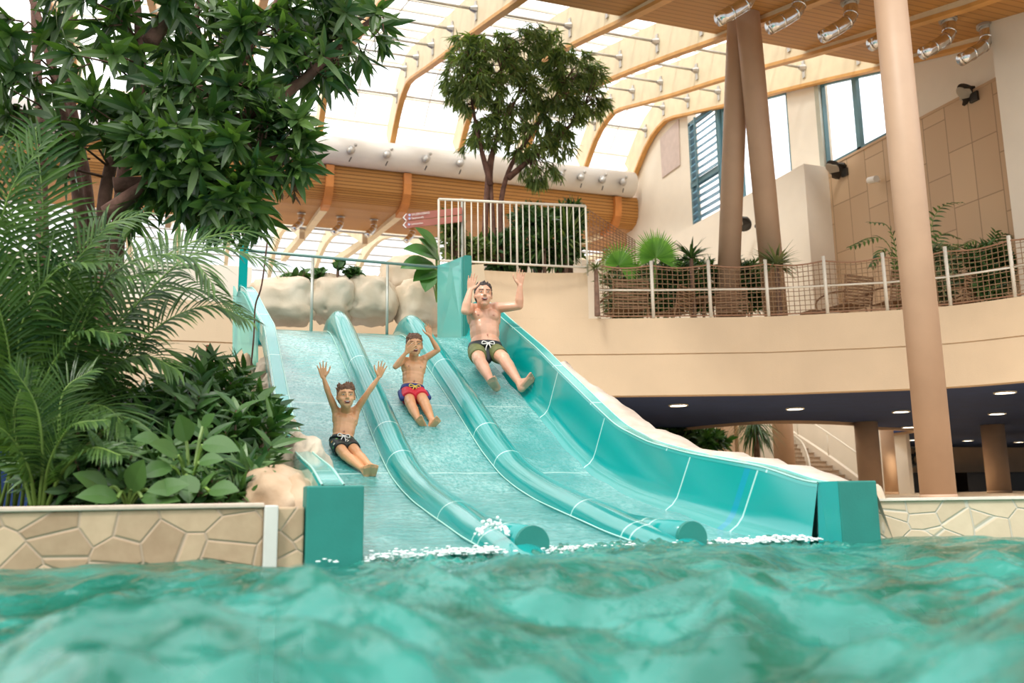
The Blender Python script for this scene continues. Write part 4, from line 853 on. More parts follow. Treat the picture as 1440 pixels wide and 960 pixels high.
def branch_tree(root, trunks, blobs, nros, nl, L, W, seed, mleaf, mbark, r0=.07, droop=.35, gap=None, zdown=.35):
    rg = random.Random(seed); tb = MB(); ends = []
    for pts in trunks:
        S = spline(pts, 5); tb.tube(S, [lerp(r0 * pts_r, r0 * pts_r * .35, i / (len(S) - 1)) for pts_r in [1] for i in range(len(S))], 8); ends += S[len(S) // 3:]
    lb = MB(); tw = MB(); W_ = [r[3] for r in blobs]
    for i in range(nros):
        c, rr, _, w = rg.choices(blobs, W_)[0]; 
        q = rv(rg) * rg.uniform(.55, 1.0) ** (1 / 1.5); p = Vector((c.x + q.x * rr[0], c.y + q.y * rr[1], c.z + q.z * rr[2]))
        near = min(ends, key=lambda e: (e - p).length); ax = (p - near).normalized() + Vector((0, 0, -zdown)) + rv(rg) * .5
        if rg.random() < .45: m_ = near.lerp(p, .5) + Vector((0, 0, .08)) + rv(rg) * .05; tw.tube([near, m_, p], [.014, .009, .005], 4, cap=False)
        rosette(lb, tw, p, ax, nl, L, W, rg, droop)
    tb.build('trunk', mbark, root, True); tw.build('twigs', mbark, root, kind='stuff'); lb.build('foliage', mleaf, root)
def blob(px, py, v, rx, ry, rz, w=1): return (pv(px, py, v), (rx, ry, rz), 0, w)

# big broad-leaved tree at the top left
V0 = 3.0; t = empty('broadleaf_tree', pv(115, 700, V0 + .6), 'big dark broad-leaved tree with red brown stems filling the upper left', 'tree')
def P3(l, v): return [pv(x, y, v + (k * .05)) for k, (x, y) in enumerate(l)]
trunks = [P3([(118, 620), (115, 420), (112, 300), (98, 200), (75, 100), (40, -20), (20, -80)], V0 + .3), P3([(128, 500), (125, 330), (120, 250), (98, 130), (98, 40), (96, -60)], V0 + .5),
          P3([(150, 560), (145, 340), (152, 250), (175, 190), (230, 120), (268, 60), (285, -40)], V0), P3([(160, 420), (170, 280), (185, 200), (250, 130), (310, 60), (350, -30)], V0 + .4),
          P3([(160, 260), (240, 250), (300, 190), (340, 90), (390, 0)], V0 - .2), P3([(195, 180), (197, 80), (190, -40)], V0), P3([(210, 60), (250, 10), (270, -30)], V0 - .2),
          P3([(70, 560), (60, 350), (58, 200), (50, 60), (45, -60)], V0 + .8), P3([(150, 300), (200, 265), (240, 245), (300, 255), (350, 262)], V0 - .3), P3([(300, 190), (370, 150), (430, 110), (480, 60), (520, 30)], V0 - .1), P3([(300, 190), (340, 215), (390, 225), (420, 235)], V0 - .2)]
B_ = [blob(30, 10, V0, .5, .6, .35, 1.6), blob(20, 110, V0, .30, .6, .3, 1.0), blob(20, 175, V0, .2, .5, .12, .35), blob(130, 30, V0, .35, .6, .22, 1), blob(150, 90, V0 - .3, .3, .4, .2, .7), blob(120, 170, V0 - .3, .30, .3, .25, .8), blob(230, 20, V0, .5, .6, .28, 1.6),
      blob(310, 40, V0, .45, .6, .35, 1.6), blob(240, 160, V0 - .4, .35, .4, .35, 1.5), blob(300, 130, V0, .4, .5, .3, 1.4), blob(370, 70, V0, .4, .5, .35, 1.6), blob(430, 20, V0, .45, .5, .25, 1.5), blob(440, 95, V0, .35, .4, .2, 1.0), blob(480, 60, V0 + .2, .28, .4, .32, 1.1),
      blob(525, 40, V0 + .2, .15, .3, .22, .4), blob(525, 85, V0 + .2, .14, .2, .12, .18), blob(340, 170, V0 - .2, .40, .5, .25, 1.8), blob(390, 190, V0 - .2, .28, .4, .25, 1.2), blob(330, 235, V0 - .3, .38, .4, .22, 1.5), blob(260, 240, V0 - .4, .35, .4, .25, 1.4), blob(400, 235, V0 - .2, .16, .3, .12, .35), blob(300, 285, V0 - .4, .3, .35, .2, 1.0), blob(345, 305, V0 - .3, .16, .3, .14, .4), blob(215, 215, V0 - .4, .25, .4, .3, .9), blob(190, 290, V0 - .2, .2, .4, .15, .3), blob(70, 230, V0, .2, .4, .2, .25)]
branch_tree(t, trunks, B_, 385, 9, .29, .068, 3, M['leaf_tree'], M['bark'], .065, .35)
rg = random.Random(4); lb = MB(); tw = MB()
for k in range(7): rosette(lb, tw, pv(375 + rg.uniform(0, 42), 262 + rg.uniform(-6, 14), V0 - .2), Vector((0, 0, -1)), 6, .13, .035, rg, .2)
lb.build('withered_leaves', M['leaf_dead'], t)
# rounded tree above the planter
VT = 12.0; t = empty('planter_tree', pv(690, 372, VT), 'round-crowned fine-leaved tree on the planter behind the bar railing', 'tree')
trunks = [P3([(697, 372), (692, 300), (690, 240), (700, 180), (705, 110), (700, 70)], VT), P3([(680, 372), (684, 280), (690, 220), (712, 170), (730, 130)], VT), P3([(706, 370), (704, 290), (720, 230), (760, 170), (790, 120)], VT), P3([(690, 260), (672, 190), (660, 120)], VT), P3([(715, 250), (745, 225), (790, 190), (820, 150)], VT)]
B_ = [blob(640, 110, VT, .28, .6, .5, .8), blob(840, 150, VT, .2, .4, .3, .4), blob(690, 85, VT, .65, .8, .5, 1.6), blob(750, 70, VT, .7, .8, .4, 1.6), blob(800, 100, VT, .55, .8, .45, 1.5), blob(660, 130, VT, .4, .7, .45, 1.2), blob(720, 135, VT, .7, .8, .5, 1.8), blob(790, 160, VT, .5, .7, .45, 1.3), blob(690, 185, VT, .45, .6, .3, .9), blob(740, 200, VT, .5, .6, .4, 1.0), blob(790, 205, VT, .3, .5, .3, .5), blob(760, 245, VT, .4, .5, .2, .6), blob(835, 110, VT, .22, .4, .3, .5), blob(650, 70, VT, .35, .5, .3, .7), blob(660, 205, VT, .15, .4, .12, .15)]
branch_tree(t, trunks, B_, 900, 12, .27, .036, 8, M['leaf_ficus'], M['bark'], .07, .8, zdown=1.3)
# leafy plants behind the bar railing
def bush(name, label, blobs, nros, nl, L, W, seed, ml, cat='plant', group=None, base=None, droop=.3, up=.6):
    rg = random.Random(seed); t = empty(name, base or blobs[0][0], label, cat, group); lb = MB(); tw = MB(); W_ = [r[3] for r in blobs]
    z0 = min(c.z - rr[2] for c, rr, _, _ in blobs)
    for i in range(nros):
        c, rr, _, w = rg.choices(blobs, W_)[0]; q = rv(rg) * rg.uniform(.3, 1) ** .6; p = Vector((c.x + q.x * rr[0], c.y + q.y * rr[1], c.z + q.z * rr[2]))
        if i % 4 == 0: tw.tube([Vector((c.x + q.x * rr[0] * .2, c.y, z0)), c.lerp(p, .4), p], [.02, .012, .006], 4, cap=False)
        rosette(lb, tw, p, q + Vector((0, -.2, up)), nl, L, W, rg, droop)
    tw.build('stems', M['bark_grey'], t, kind='stuff'); lb.build('foliage', ml, t); return t
bush('leafy_shrub', 'light green small-leaved shrub at the left end of the bar railing', [blob(640, 345, 11.6, .3, .3, .4), blob(635, 318, 11.6, .22, .2, .3), blob(668, 352, 11.6, .35, .3, .3)], 130, 8, .2, .075, 21, M['leaf_ficus'])
bush('dark_shrub', 'dense dark green shrub behind the middle of the bar railing', [blob(735, 348, 12.2, .55, .4, .5), blob(785, 345, 12.2, .55, .4, .5), blob(700, 355, 12.2, .4, .4, .4), blob(755, 312, 12.3, .55, .4, .35), blob(800, 305, 12.3, .3, .3, .3)], 330, 9, .30, .07, 22, M['leaf_shrub'])
# ------------------------------------------------ palms
def frond(b, sb, pts, L, W, n, rg, droop=.8, hang=0, vee=.4, r=.012, start=.25):
    S = spline(pts, 8); sb.tube(S, [lerp(r, r * .25, i / (len(S) - 1)) for i in range(len(S))], 5)
    cum = [0]; 
    for i in range(1, len(S)): cum.append(cum[-1] + (S[i] - S[i - 1]).length)
    for k in range(n):
        t = start + (1 - start) * (k + .5) / n; x = t * cum[-1]; i = max(1, min(len(S) - 1, int(np.searchsorted(cum, x)))); f = (x - cum[i - 1]) / max(1e-6, cum[i] - cum[i - 1]); p = S[i - 1].lerp(S[i], f); d, s, u = frame(S[i] - S[i - 1], Vector((.1, -.6, 1)))
        tt = (t - start) / (1 - start); ln = L * (math.sin(math.pi * (.18 + .74 * tt)) ** .6) * rg.uniform(.85, 1.1)
        for sd in (-1, 1):
            dd = (d * (.45 + .5 * tt) + s * sd * (1.0 - .35 * tt) + u * vee + rv(rg) * .06).normalized(); leaf(b, p, dd, ln, W, u, droop, .3, 4)
def palm(name, label, base, fr, L, W, seed, ml, n=34, droop=.8, cat='palm', group=None, r=.012, vee=.35):
    rg = random.Random(seed); t = empty(name, base, label, cat, group)
    for pts in fr:
        b = MB(); sb = MB(); frond(b, sb, pts, L * rg.uniform(.9, 1.1), W, n, rg, droop, r=r, vee=vee); st = sb.build('frond_stem', M['stem_green'], t, True); b.build('frond_leaflets', ml, st)
    return t
VP = 1.6
def F(l, v0=VP, v1=VP): return [pv(x, y, lerp(v0, v1, k / (len(l) - 1))) for k, (x, y) in enumerate(l)]
palm('areca_palm', 'tall feathery palm behind the stone wall, main clump arching towards the slide', pv(70, 715, VP),
     [F([(70, 715), (110, 560), (190, 430), (290, 350), (392, 372)], VP, VP - .1), F([(60, 715), (90, 560), (160, 420), (250, 350), (330, 325), (372, 330)], VP, VP + .8), F([(80, 715), (130, 580), (210, 470), (290, 430), (350, 450)], VP, VP - .3),
      F([(50, 715), (60, 560), (90, 420), (130, 330), (200, 300)], VP, VP + .3), F([(60, 715), (70, 560), (110, 440), (180, 370), (260, 360), (300, 400)], VP, VP - .5), F([(90, 715), (120, 600), (150, 480), (200, 420), (270, 405), (330, 430)], VP, VP + .2),
      F([(85, 715), (100, 620), (140, 530), (200, 500), (250, 520)], VP, VP - .4), F([(40, 715), (60, 590), (80, 470), (100, 380), (150, 320)], VP, VP - .2), F([(70, 715), (100, 600), (110, 480), (150, 400), (215, 385)], VP, VP - .5)],
     .40, .024, 5, M['leaf_palm'], 44, .85)
palm('areca_palm', 'tall feathery palm at the left picture edge with upright fronds', pv(15, 715, VP - .1),
     [F([(20, 715), (50, 560), (45, 420), (15, 300), (-30, 200)], VP, VP - .2), F([(10, 715), (30, 560), (50, 420), (60, 300), (50, 180)], VP, VP), F([(0, 715), (-10, 560), (-10, 400), (10, 280), (60, 200)], VP, VP - .3), F([(20, 715), (25, 600), (30, 460), (80, 380), (140, 370)], VP, VP - .5),
      F([(0, 715), (-5, 600), (-20, 480), (-60, 380)], VP, VP - .3), F([(30, 715), (40, 640), (60, 540), (110, 470), (170, 470)], VP, VP - .6), F([(10, 715), (15, 640), (0, 560), (-40, 500)], VP, VP - .5), F([(30, 715), (40, 660), (80, 590), (140, 570), (180, 600)], VP, VP - .6), F([(0, 715), (20, 620), (10, 480), (-30, 350)], VP, VP - .5)],
     .42, .025, 6, M['leaf_palm'], 42, .7)
palm('low_palm', 'low fine-leaved palm tuft at the left behind the stone wall', pv(55, 718, .8),
     [F([(50, 715), (40, 660), (10, 610), (-30, 590)], .8, .5), F([(60, 715), (70, 650), (100, 600), (150, 590)], .8, .5), F([(55, 715), (60, 640), (50, 570), (20, 520)], .8, .6), F([(65, 715), (90, 660), (130, 630), (170, 640)], .8, .4), F([(45, 715), (30, 650), (20, 580), (40, 520)], .8, .7), F([(60, 715), (80, 620), (90, 550), (130, 520)], .9, .9)],
     .24, .013, 7, M['leaf_palm'], 40, .6)
# shrubs in the left bed
bush('dark_leafed_shrub', 'big dark leafy shrub between the palm and the tan boulder', [blob(290, 600, 1.7, .5, .4, .40, 1.5), blob(330, 640, 1.4, .35, .4, .35, 1.3), blob(250, 570, 1.9, .35, .4, .3, 1), blob(350, 590, 1.9, .22, .3, .2, .5), blob(300, 545, 2.1, .3, .3, .25, .8), blob(340, 685, 1.0, .2, .3, .18, .7), blob(270, 640, 1.4, .35, .3, .3, 1), blob(205, 600, 1.8, .3, .4, .25, .8)], 340, 8, .20, .055, 31, M['leaf_shrub'], base=pv(290, 712, 1.5))
bush('low_shrub', 'low dark shrub in front of the palm stems along the stone wall', [blob(140, 670, .9, .4, .2, .2, 1), blob(210, 685, .8, .4, .2, .16, 1), blob(110, 640, 1.1, .3, .3, .22, .8), blob(290, 700, .6, .3, .15, .10, .8), blob(190, 640, 1.2, .3, .3, .2, .8)], 240, 8, .15, .045, 32, M['leaf_shrub'], base=pv(170, 715, .8))
def bigleaf(label, base, items, ml, seed, L=.26, W=.17, name='broad_leaf_plant'):
    rg = random.Random(seed); t = empty(name, base, label, 'plant')
    for (px, py, v, dx, dz, s) in items:
        p = pv(px, py, v); sb = MB(); sb.tube(spline([base, base.lerp(p, .6) + Vector((0, 0, .05)), p], 4), .01, 5); st = sb.build('leaf_stalk', M['stem_green'], t)
        b = MB(); leaf(b, p, Vector((dx, -.45, dz)), L * s, W * s, Vector((0, -.7, .7)), .5, .12, 7); b.build('broad_leaf', ml, st)
bigleaf('plant with large round glossy leaves in front of the dark shrub', pv(265, 712, .7), [(250, 640, .6, -.5, .4, 1), (285, 625, .6, .9, .1, 1.1), (262, 668, .5, .1, -.5, .9), (240, 655, .55, -.8, -.1, .9), (280, 650, .5, .7, .3, .75), (262, 620, .75, -.2, .9, .9), (295, 690, .4, .6, .2, .9), (225, 620, .8, -.8, .3, .8), (285, 600, .8, .4, .7, .6), (250, 690, .4, -.6, .2, .9)], M['leaf_shrub'], 3, .20, .14)
spiky_l = 'light green strap-leaved plant rising above the bar railing, right of the tree'
bigleaf('low plant with broad dark leaves at the left behind the stone wall', pv(180, 714, .5), [(165, 700, .4, -.8, .3, .8), (185, 690, .45, .2, .8, .8), (200, 700, .4, .9, .2, .8), (150, 690, .5, -.6, .6, .8), (215, 695, .4, .8, .5, .8)], M['leaf_shrub'], 4)
bigleaf('plant with huge banana-like leaves left of the bar railing', pv(614, 425, 8.45), [(613, 362, 8.4, -1, .35, 2.0), (615, 350, 8.45, -.8, .8, 1.7), (610, 372, 8.4, -1, .02, 2.1), (614, 380, 8.4, -.9, -.25, 1.7), (605, 384, 8.3, -.3, -.6, 1.3), (618, 366, 8.5, -.6, .6, 1.8)], M['leaf_big'], 5, .32, .21)
bush('creeping_plant', 'small round-leaved creeper on top of the pale boulders, left of the handrail post', [blob(425, 388, 8.8, .18, .1, .08), blob(405, 392, 8.8, .12, .1, .04)], 14, 5, .13, .11, 41, M['leaf_shrub'])
bush('creeping_plant', 'small round-leaved creeper on top of the pale boulders, right of the left handrail post', [blob(452, 385, 8.8, .13, .1, .1), blob(475, 375, 8.8, .12, .1, .12), blob(497, 385, 8.8, .15, .1, .07)], 24, 5, .13, .11, 42, M['leaf_shrub'])
# deck plants
def spiky(label, px, py, v, n, L, W, seed, ml, up=.6, cat='plant', stem=0, name='spiky_plant', group=None):
    rg = random.Random(seed); c = pv(px, py, v); t = empty(name, c, label, cat, group); b = MB()
    for k in range(n): a = rg.uniform(0, 6.28); e = rg.uniform(-.1, 1.2) * up; leaf(b, c, Vector((math.cos(a), math.sin(a) * .7, e)), L * rg.uniform(.7, 1.1), W, Vector((0, -.3, 1)), rg.uniform(.3, 1.1), .3, 5)
    b.build('leaf_blades', ml, t)
    b = MB(); b.tube([(c.x, c.y, 3.64), c], [.06, .04], 8); b.build('plant_stem', M['bark_grey'], t)
spiky(spiky_l, 795, 340, 12.0, 60, .95, .07, 54, M['leaf_ficus'], 2.2)
spiky('bluish green strap-leaved plant behind the right half of the bar railing', 765, 350, 11.9, 50, .85, .06, 55, M['leaf_palm'], 2.2)
t = empty('fan_palm', pv(918, 445, 10.9), 'bright green fan palm with one big round leaf behind the net', 'palm'); c = pv(922, 362, 10.7)
b = MB(); b.tube([pv(918, 446, 10.8), c], .025, 6); b.build('leaf_stalk', M['stem_green'], t); b = MB()
for k in range(46): a = math.radians(-25 + 230 * k / 45); d = Vector((math.cos(a), -.12, math.sin(a))); leaf(b, c, d, .58 + .05 * math.sin(k * 2.1), .05, Vector((0, -1, .2)), .08, .35, 4)
b.build('fan_leaf', M['leaf_fan'], t)
b = MB(); c2 = pv(870, 372, 10.9)
for k in range(36): a = math.radians(-60 + 260 * k / 35); leaf(b, c2, Vector((math.cos(a), -.15, math.sin(a) * .9)), .5, .045, Vector((0, -1, .2)), .35, .3, 4)
b.build('fan_leaf', M['leaf_fan'], t)
spiky('dark spiky plant right of the bright fan palm', 972, 364, 10.6, 60, .55, .055, 51, M['leaf_shrub'], 1.6)
spiky('spiky drooping plant at the foot of the right crossing column', 1092, 374, 9.75, 110, .62, .05, 52, M['leaf_grey'], 1.0)
spiky('grey-leaved plant at the left end of the net fence', 838, 378, 10.3, 60, .3, .03, 53, M['leaf_grey'], .9)
for i, (px, py, v, w, s, lab) in enumerate([(885, 405, 11.3, .55, M['leaf_grey'], 'below the fan palm'), (975, 395, 11.4, .6, M['leaf_shrub'], 'left of the crossing columns'), (1045, 395, 11.2, .55, M['leaf_shrub'], 'behind the crossing columns'), (930, 400, 11.5, .5, M['leaf_shrub'], 'right of the fan palm stalk'), (1320, 375, 8.5, .45, M['leaf_grey'], 'just right of the tall column'), (1390, 375, 8.0, .5, M['leaf_shrub'], 'by the white pillar')]):
    bush('deck_shrub', 'bushy plant behind the net fence, ' + lab, [blob(px, py - 8, v, w * 1.15, .3, .40), blob(px, py + 22, v, w, .3, .3)], 230, 8, .24, .05, 60 + i, s)
def F2(l, v): return [pv(x, y, v) for x, y in l]
palm('deck_palm', 'feathery palm on the deck reaching up left of the tall column', pv(1262, 440, 8.9), [F2([(1262, 440), (1262, 380), (1240, 335), (1194, 348)], 8.9), F2([(1265, 440), (1262, 370), (1250, 320), (1222, 312)], 9.1), F2([(1262, 440), (1258, 380), (1245, 350), (1225, 375)], 8.8)], .26, .05, 71, M['leaf_palm'], 16, .7, vee=.1)
palm('deck_palm', 'feathery palm on the deck with one high frond right of the tall column', pv(1312, 435, 8.6), [F2([(1300, 435), (1305, 370), (1312, 310), (1330, 288), (1354, 284)], 8.6), F2([(1300, 435), (1308, 370), (1325, 330), (1350, 335)], 8.6), F2([(1300, 435), (1310, 380), (1340, 345), (1375, 350)], 8.5)], .24, .05, 72, M['leaf_palm'], 18, .7, vee=.1)
palm('deck_palm', 'low feathery palm on the deck beside the white pillar', pv(1395, 425, 8.0), [F2([(1395, 425), (1395, 370), (1410, 330), (1425, 335)], 8.0), F2([(1395, 425), (1390, 370), (1375, 340), (1355, 345)], 8.0), F2([(1395, 425), (1396, 360), (1400, 325)], 8.0)], .25, .04, 73, M['leaf_palm'], 16, .7, vee=.1)
# plants beyond the slide under the deck
bush('dark_shrub', 'dark green plants seen below the round opening beyond the slide', [blob(950, 612, 18, .8, .4, .35), blob(990, 620, 18, .8, .4, .3), blob(915, 612, 18, .5, .4, .3)], 120, 8, .4, .12, 81, M['leaf_shrub'], base=pv(960, 640, 18))
bush('leafy_shrub', 'bright green broad-leaved plant below the round opening beyond the slide', [blob(1000, 618, 17.5, .5, .3, .2)], 22, 7, .4, .12, 82, M['leaf_big'], base=pv(1000, 640, 17.5))
spiky_c = pv(1062, 600, 18.2); t = empty('hanging_palm', (spiky_c.x, spiky_c.y, .18), 'drooping dark palm tuft left of the brown column by the stairs', 'palm'); b = MB(); rg = random.Random(5)
for k in range(120): a = rg.uniform(0, 6.28); leaf(b, spiky_c + Vector((0, 0, rg.uniform(-.2, .3))), Vector((math.cos(a) * .6, math.sin(a) * .5, rg.uniform(-.4, .4))), rg.uniform(.7, 1.2), .05, Vector((0, 0, 1)), 1.6, .3, 5)
b.build('drooping_leaves', M['leaf_shrub'], t); b = MB(); b.tube([(spiky_c.x, spiky_c.y, .18), spiky_c], .1, 8); b.build('palm_trunk', M['bark_grey'], t)
for px, w, lab, m in [(1020, .22, 'left of the hanging palm, darker one', M['cream_dark']), (1043, .3, 'behind the hanging palm', M['cream'])]:
    p = pv(px, 600, 22.0); b = MB(); b.box(p.x - w, p.x + w, 21.8, 22.2, .18, 6); tag(b.build('square_pillar', m, bevel=.02), 'square pillar below the round opening, ' + lab, 'pillar')
# ================================================================ PEOPLE
def skinmat(name, c1, c2):
    return mat(name, c1, .42, .05, 5, bump=.04, bscale=30, col2=c2, coat=.25, sub=.08)
M['skin_man'] = skinmat('fair wet skin', (.66, .33, .21), (.78, .44, .29))
M['skin_boy'] = skinmat('tanned wet skin', (.62, .29, .13), (.74, .38, .19))
M['hair_dark'] = mat('short dark hair', (.03, .018, .014), .5, .3, 30, bump=.6, bscale=60)
M['hair_brown'] = mat('short brown hair', (.11, .045, .02), .5, .3, 30, bump=.6, bscale=60, col2=(.20, .09, .04))
M['eye_white'] = mat('eye white', (.75, .72, .68), .3, .02); M['iris'] = mat('dark iris', (.02, .015, .012), .2, .1)
M['mouth_dark'] = mat('open mouth', (.12, .02, .02), .5, .1); M['teeth'] = mat('teeth', (.82, .78, .70), .3, .03); M['lip'] = mat('lips', (.50, .17, .13), .45, .08)
M['sole'] = mat('reddish soles', (.50, .22, .15), .5, .2, 20); M['nipple'] = mat('nipple', (.50, .22, .15), .6, .1)
M['olive'] = mat('olive swim shorts', (.10, .12, .035), .6, .25, 7, bump=.3, bscale=20, col2=(.17, .19, .07)); M['darkcloth'] = mat('dark grey cloth', (.02, .025, .03), .6, .2, 9, bump=.3, bscale=25)
M['navycloth'] = mat('navy cloth', (.012, .03, .16), .6, .15, 9, bump=.3, bscale=30); M['redcloth'] = mat('red cloth', (.62, .02, .045), .6, .1, 9, bump=.3, bscale=25); M['yellow'] = mat('yellow cord', (.75, .55, .10), .6, .05)
def spotcloth():
    m, nt, b = newmat('black cloth with fruit print'); L = nt.links; tc = N(nt, 'ShaderNodeTexCoord'); v = N(nt, 'ShaderNodeTexVoronoi'); v.inputs['Scale'].default_value = 26; L.new(tc.outputs['Object'], v.inputs['Vector'])
    sp = N(nt, 'ShaderNodeSeparateColor'); L.new(v.outputs['Color'], sp.inputs[0]); rp = N(nt, 'ShaderNodeValToRGB'); rp.color_ramp.interpolation = 'CONSTANT'; e = rp.color_ramp.elements
    e[0].color = (.03, .05, .03, 1); e[1].position = .45; e[1].color = (.65, .30, .03, 1); x = e.new(.65); x.color = (.10, .35, .08, 1); x = e.new(.82); x.color = (.75, .70, .60, 1)
    L.new(sp.outputs[0], rp.inputs['Fac']); c = mixc(nt, math_(nt, 'LESS_THAN', v.outputs['Distance'], .33), (.010, .012, .012), rp.outputs[0]); L.new(c, b.inputs['Base Color']); b.inputs['Roughness'].default_value = .5; return m
M['printcloth'] = spotcloth()

def remesh(o, vox, sm=4, fac=.5):
    r = o.modifiers.new('remesh', 'REMESH'); r.mode = 'VOXEL'; r.voxel_size = vox; r.use_smooth_shade = True
    s = o.modifiers.new('smooth', 'SMOOTH'); s.iterations = sm; s.factor = fac; return o
def hand(b, wrist, d, palm, thumb, h, spread=.22, curl=.15, grip=0):
    d = d.normalized(); side = (thumb - d * thumb.dot(d)).normalized(); pn = d.cross(side).normalized(); pn = pn if pn.dot(palm) > 0 else -pn
    knu = []
    for i, o in enumerate((.19, .065, -.06, -.18)):
        k = wrist + d * h * (.50, .53, .50, .45)[i] + side * (o * h); knu.append(k); b.cap(wrist + side * (o * .55 * h) + d * .04 * h, k, .075 * h, .066 * h, 8)
    for i, (k, L) in enumerate(zip(knu, (.40, .45, .41, .32))):
        fd = (d + side * (spread * (.95, .3, -.35, -1.05)[i])).normalized(); p = k; r = .055 * h
        for s_, f in enumerate((.45, .30, .25)):
            fd = (fd + pn * (curl * (1 + grip) * (.6 if s_ == 0 else 1))).normalized(); q = p + fd * (L * h * f); b.cap(p, q, r, r * .9, 8); p = q; r *= .9
    t0 = wrist + side * (.13 * h) + d * (.12 * h) + pn * .03 * h; t1 = wrist + side * (.32 * h) + d * (.30 * h) + pn * .04 * h; t2 = t1 + (side * .55 + d * .85).normalized() * (.19 * h); t3 = t2 + (side * .3 + d).normalized() * (.14 * h)
    b.cap(t0, t1, .085 * h, .065 * h, 8); b.cap(t1, t2, .06 * h, .053 * h, 8); b.cap(t2, t3, .053 * h, .045 * h, 8)
def foot(b, ankle, heel, toe, w, side):
    d = (toe - heel); L = d.length; d = d / L; s = (side - d * side.dot(d)).normalized()
    b.cap(ankle, heel + (ankle - heel) * .3, w * .42, w * .42, 10)
    b.ell(heel + (ankle - heel) * .12, w * .42, w * .42, w * .42)
    up = (ankle - heel); up = (up - d * up.dot(d)).normalized()
    for o, l in ((-.28, .74), (0, .76), (.28, .70)): b.cap(heel + s * (o * w * .5) + up * w * .10, heel + d * (L * l) + s * (o * w) + up * w * .05, w * .30, w * .24, 8)
    b.cap(ankle + d * w * .2, heel + d * L * .55 + up * w * .25, w * .38, w * .24, 8)
    for i in range(5):
        o = (-.42, -.18, .03, .23, .41)[i]; l = (1.0, .99, .95, .90, .84)[i]; r = w * (.14, .10, .095, .09, .085)[i]
        b.cap(heel + d * (L * .74) + s * (o * w) + up * w * .03, heel + d * (L * l) + s * (o * w * 1.08) + up * w * .06, r * 1.05, r, 8)
def person(name, label, J, D):
    root = empty(name, (J['pelvis'].x, J['pelvis'].y, J['pelvis'].z), label, 'person'); b = MB(); k = D['k']
    P, Nk = J['pelvis'], J['neck']; Z = (Nk - P).normalized(); X = (J['shR'] - J['shL']); X = (X - Z * X.dot(Z)).normalized(); Y = Z.cross(X).normalized(); Fd = -Y; ax = (X, Y, Z); T = (Nk - P).length
    if Fd.y > 0: Fd = -Fd
    cw, ww, hw = D['chest'], D['waist'], D['hip']; dp = D.get('depth', .66); by = D.get('belly', 0)
    b.ell(P + Z * T * .70, cw, cw * dp, T * .30, ax); b.ell(P + Z * T * .86, cw * .86, cw * dp * .8, T * .16, ax); b.ell(P + Z * T * .38 + Fd * by * .5, ww, ww * dp * 1.08, T * .34, ax); b.ell(P + Z * T * .14 + Fd * by, ww * 1.0, ww * dp * 1.1, T * .24, ax); b.ell(P, hw, hw * .80, T * .20, ax)
    b.ell(P + Z * T * .53 + Fd * by * .3, (cw + ww) * .49, (cw + ww) * .49 * dp * 1.02, T * .26, ax); pc = D.get('pec', 1)
    for s in (-1, 1): b.ell(P + Z * T * .74 + X * (s * cw * .40) + Fd * (cw * dp * (.50 + .10 * pc)), cw * .50, cw * .30 * (.7 + .3 * pc), T * .14, ax)
    hc, H = J['head'], D['H']; hu = J['hup'].normalized(); hf = J['hfwd']; hf = (hf - hu * hf.dot(hu)).normalized(); hr = hf.cross(hu); hax = (hr, hf, hu)
    nr = D['neckr']; b.cap(Nk - Z * T * .06, hc - hu * H * .25 - hf * H * .08, nr * 1.15, nr, 14)
    for sd, s in (('L', -1), ('R', 1)):
        sh, el, wr = J['sh' + sd], J['el' + sd], J['wr' + sd]; ur, fr = D['arm']
        b.cap(Nk - Z * T * .04, sh, nr * .8, ur * 1.2, 12); b.ell(sh, ur * 1.38, ur * 1.38, ur * 1.38); b.cap(P + Z * T * .66 + X * (s * cw * .72), sh, ur * 1.2, ur * 1.1, 12)
        b.cap(sh, sh.lerp(el, .45), ur * 1.18, ur * 1.12, 12); b.cap(sh.lerp(el, .45), el, ur * 1.12, fr * 1.05, 12); b.cap(el, el.lerp(wr, .3), fr * 1.03, fr * 1.12, 12); b.cap(el.lerp(wr, .3), wr, fr * 1.12, fr * .66, 12)
        hd = J['hd' + sd]; hand(b, wr, hd - wr, J.get('pn' + sd, Vector((-.2, -1, 0))), J['th' + sd], D['hand'], D.get('spread', .22), J.get('curl' + sd, .12))
        hp, kn, an, he, to = J['hip' + sd], J['kn' + sd], J['an' + sd], J['he' + sd], J['to' + sd]; tr, cr = D['leg']
        b.cap(hp, kn, tr, cr * 1.18, 14); b.ell(kn, cr * 1.18, cr * 1.18, cr * 1.22); b.cap(kn, kn.lerp(an, .3), cr * 1.05, cr * 1.14, 12); b.cap(kn.lerp(an, .3), an, cr * 1.12, cr * .62, 12)
        foot(b, an, he, to, D['footw'], (Vector((1, 0, 0)) * s))
    # head
    def hp_(r, f, u): return hc + hr * (r * H) + hf * (f * H) + hu * (u * H)
    b.ell(hp_(0, -.02, .12), .325 * H, .41 * H, .38 * H, hax, 24, 16); b.ell(hp_(0, .11, -.17), .265 * H, .27 * H, (.30 - .03 * D.get('child', 0)) * H, hax, 20, 14); ch = D.get('child', 0); b.ell(hp_(0, .24, -.40 + .05 * ch), (.12 + .03 * ch) * H, .10 * H, .09 * H, hax); b.cap(hp_(-.155, .02, -.27), hp_(0, .22, -.41), .09 * H, .085 * H); b.cap(hp_(.155, .02, -.27), hp_(0, .22, -.41), .09 * H, .085 * H); b.ell(hp_(0, .08, -.08), .30 * H, .27 * H, .24 * H, hax, 20, 14)
    b.cap(hp_(0, .37, .06), hp_(0, .455, -.10), .032 * H, .05 * H, 10)
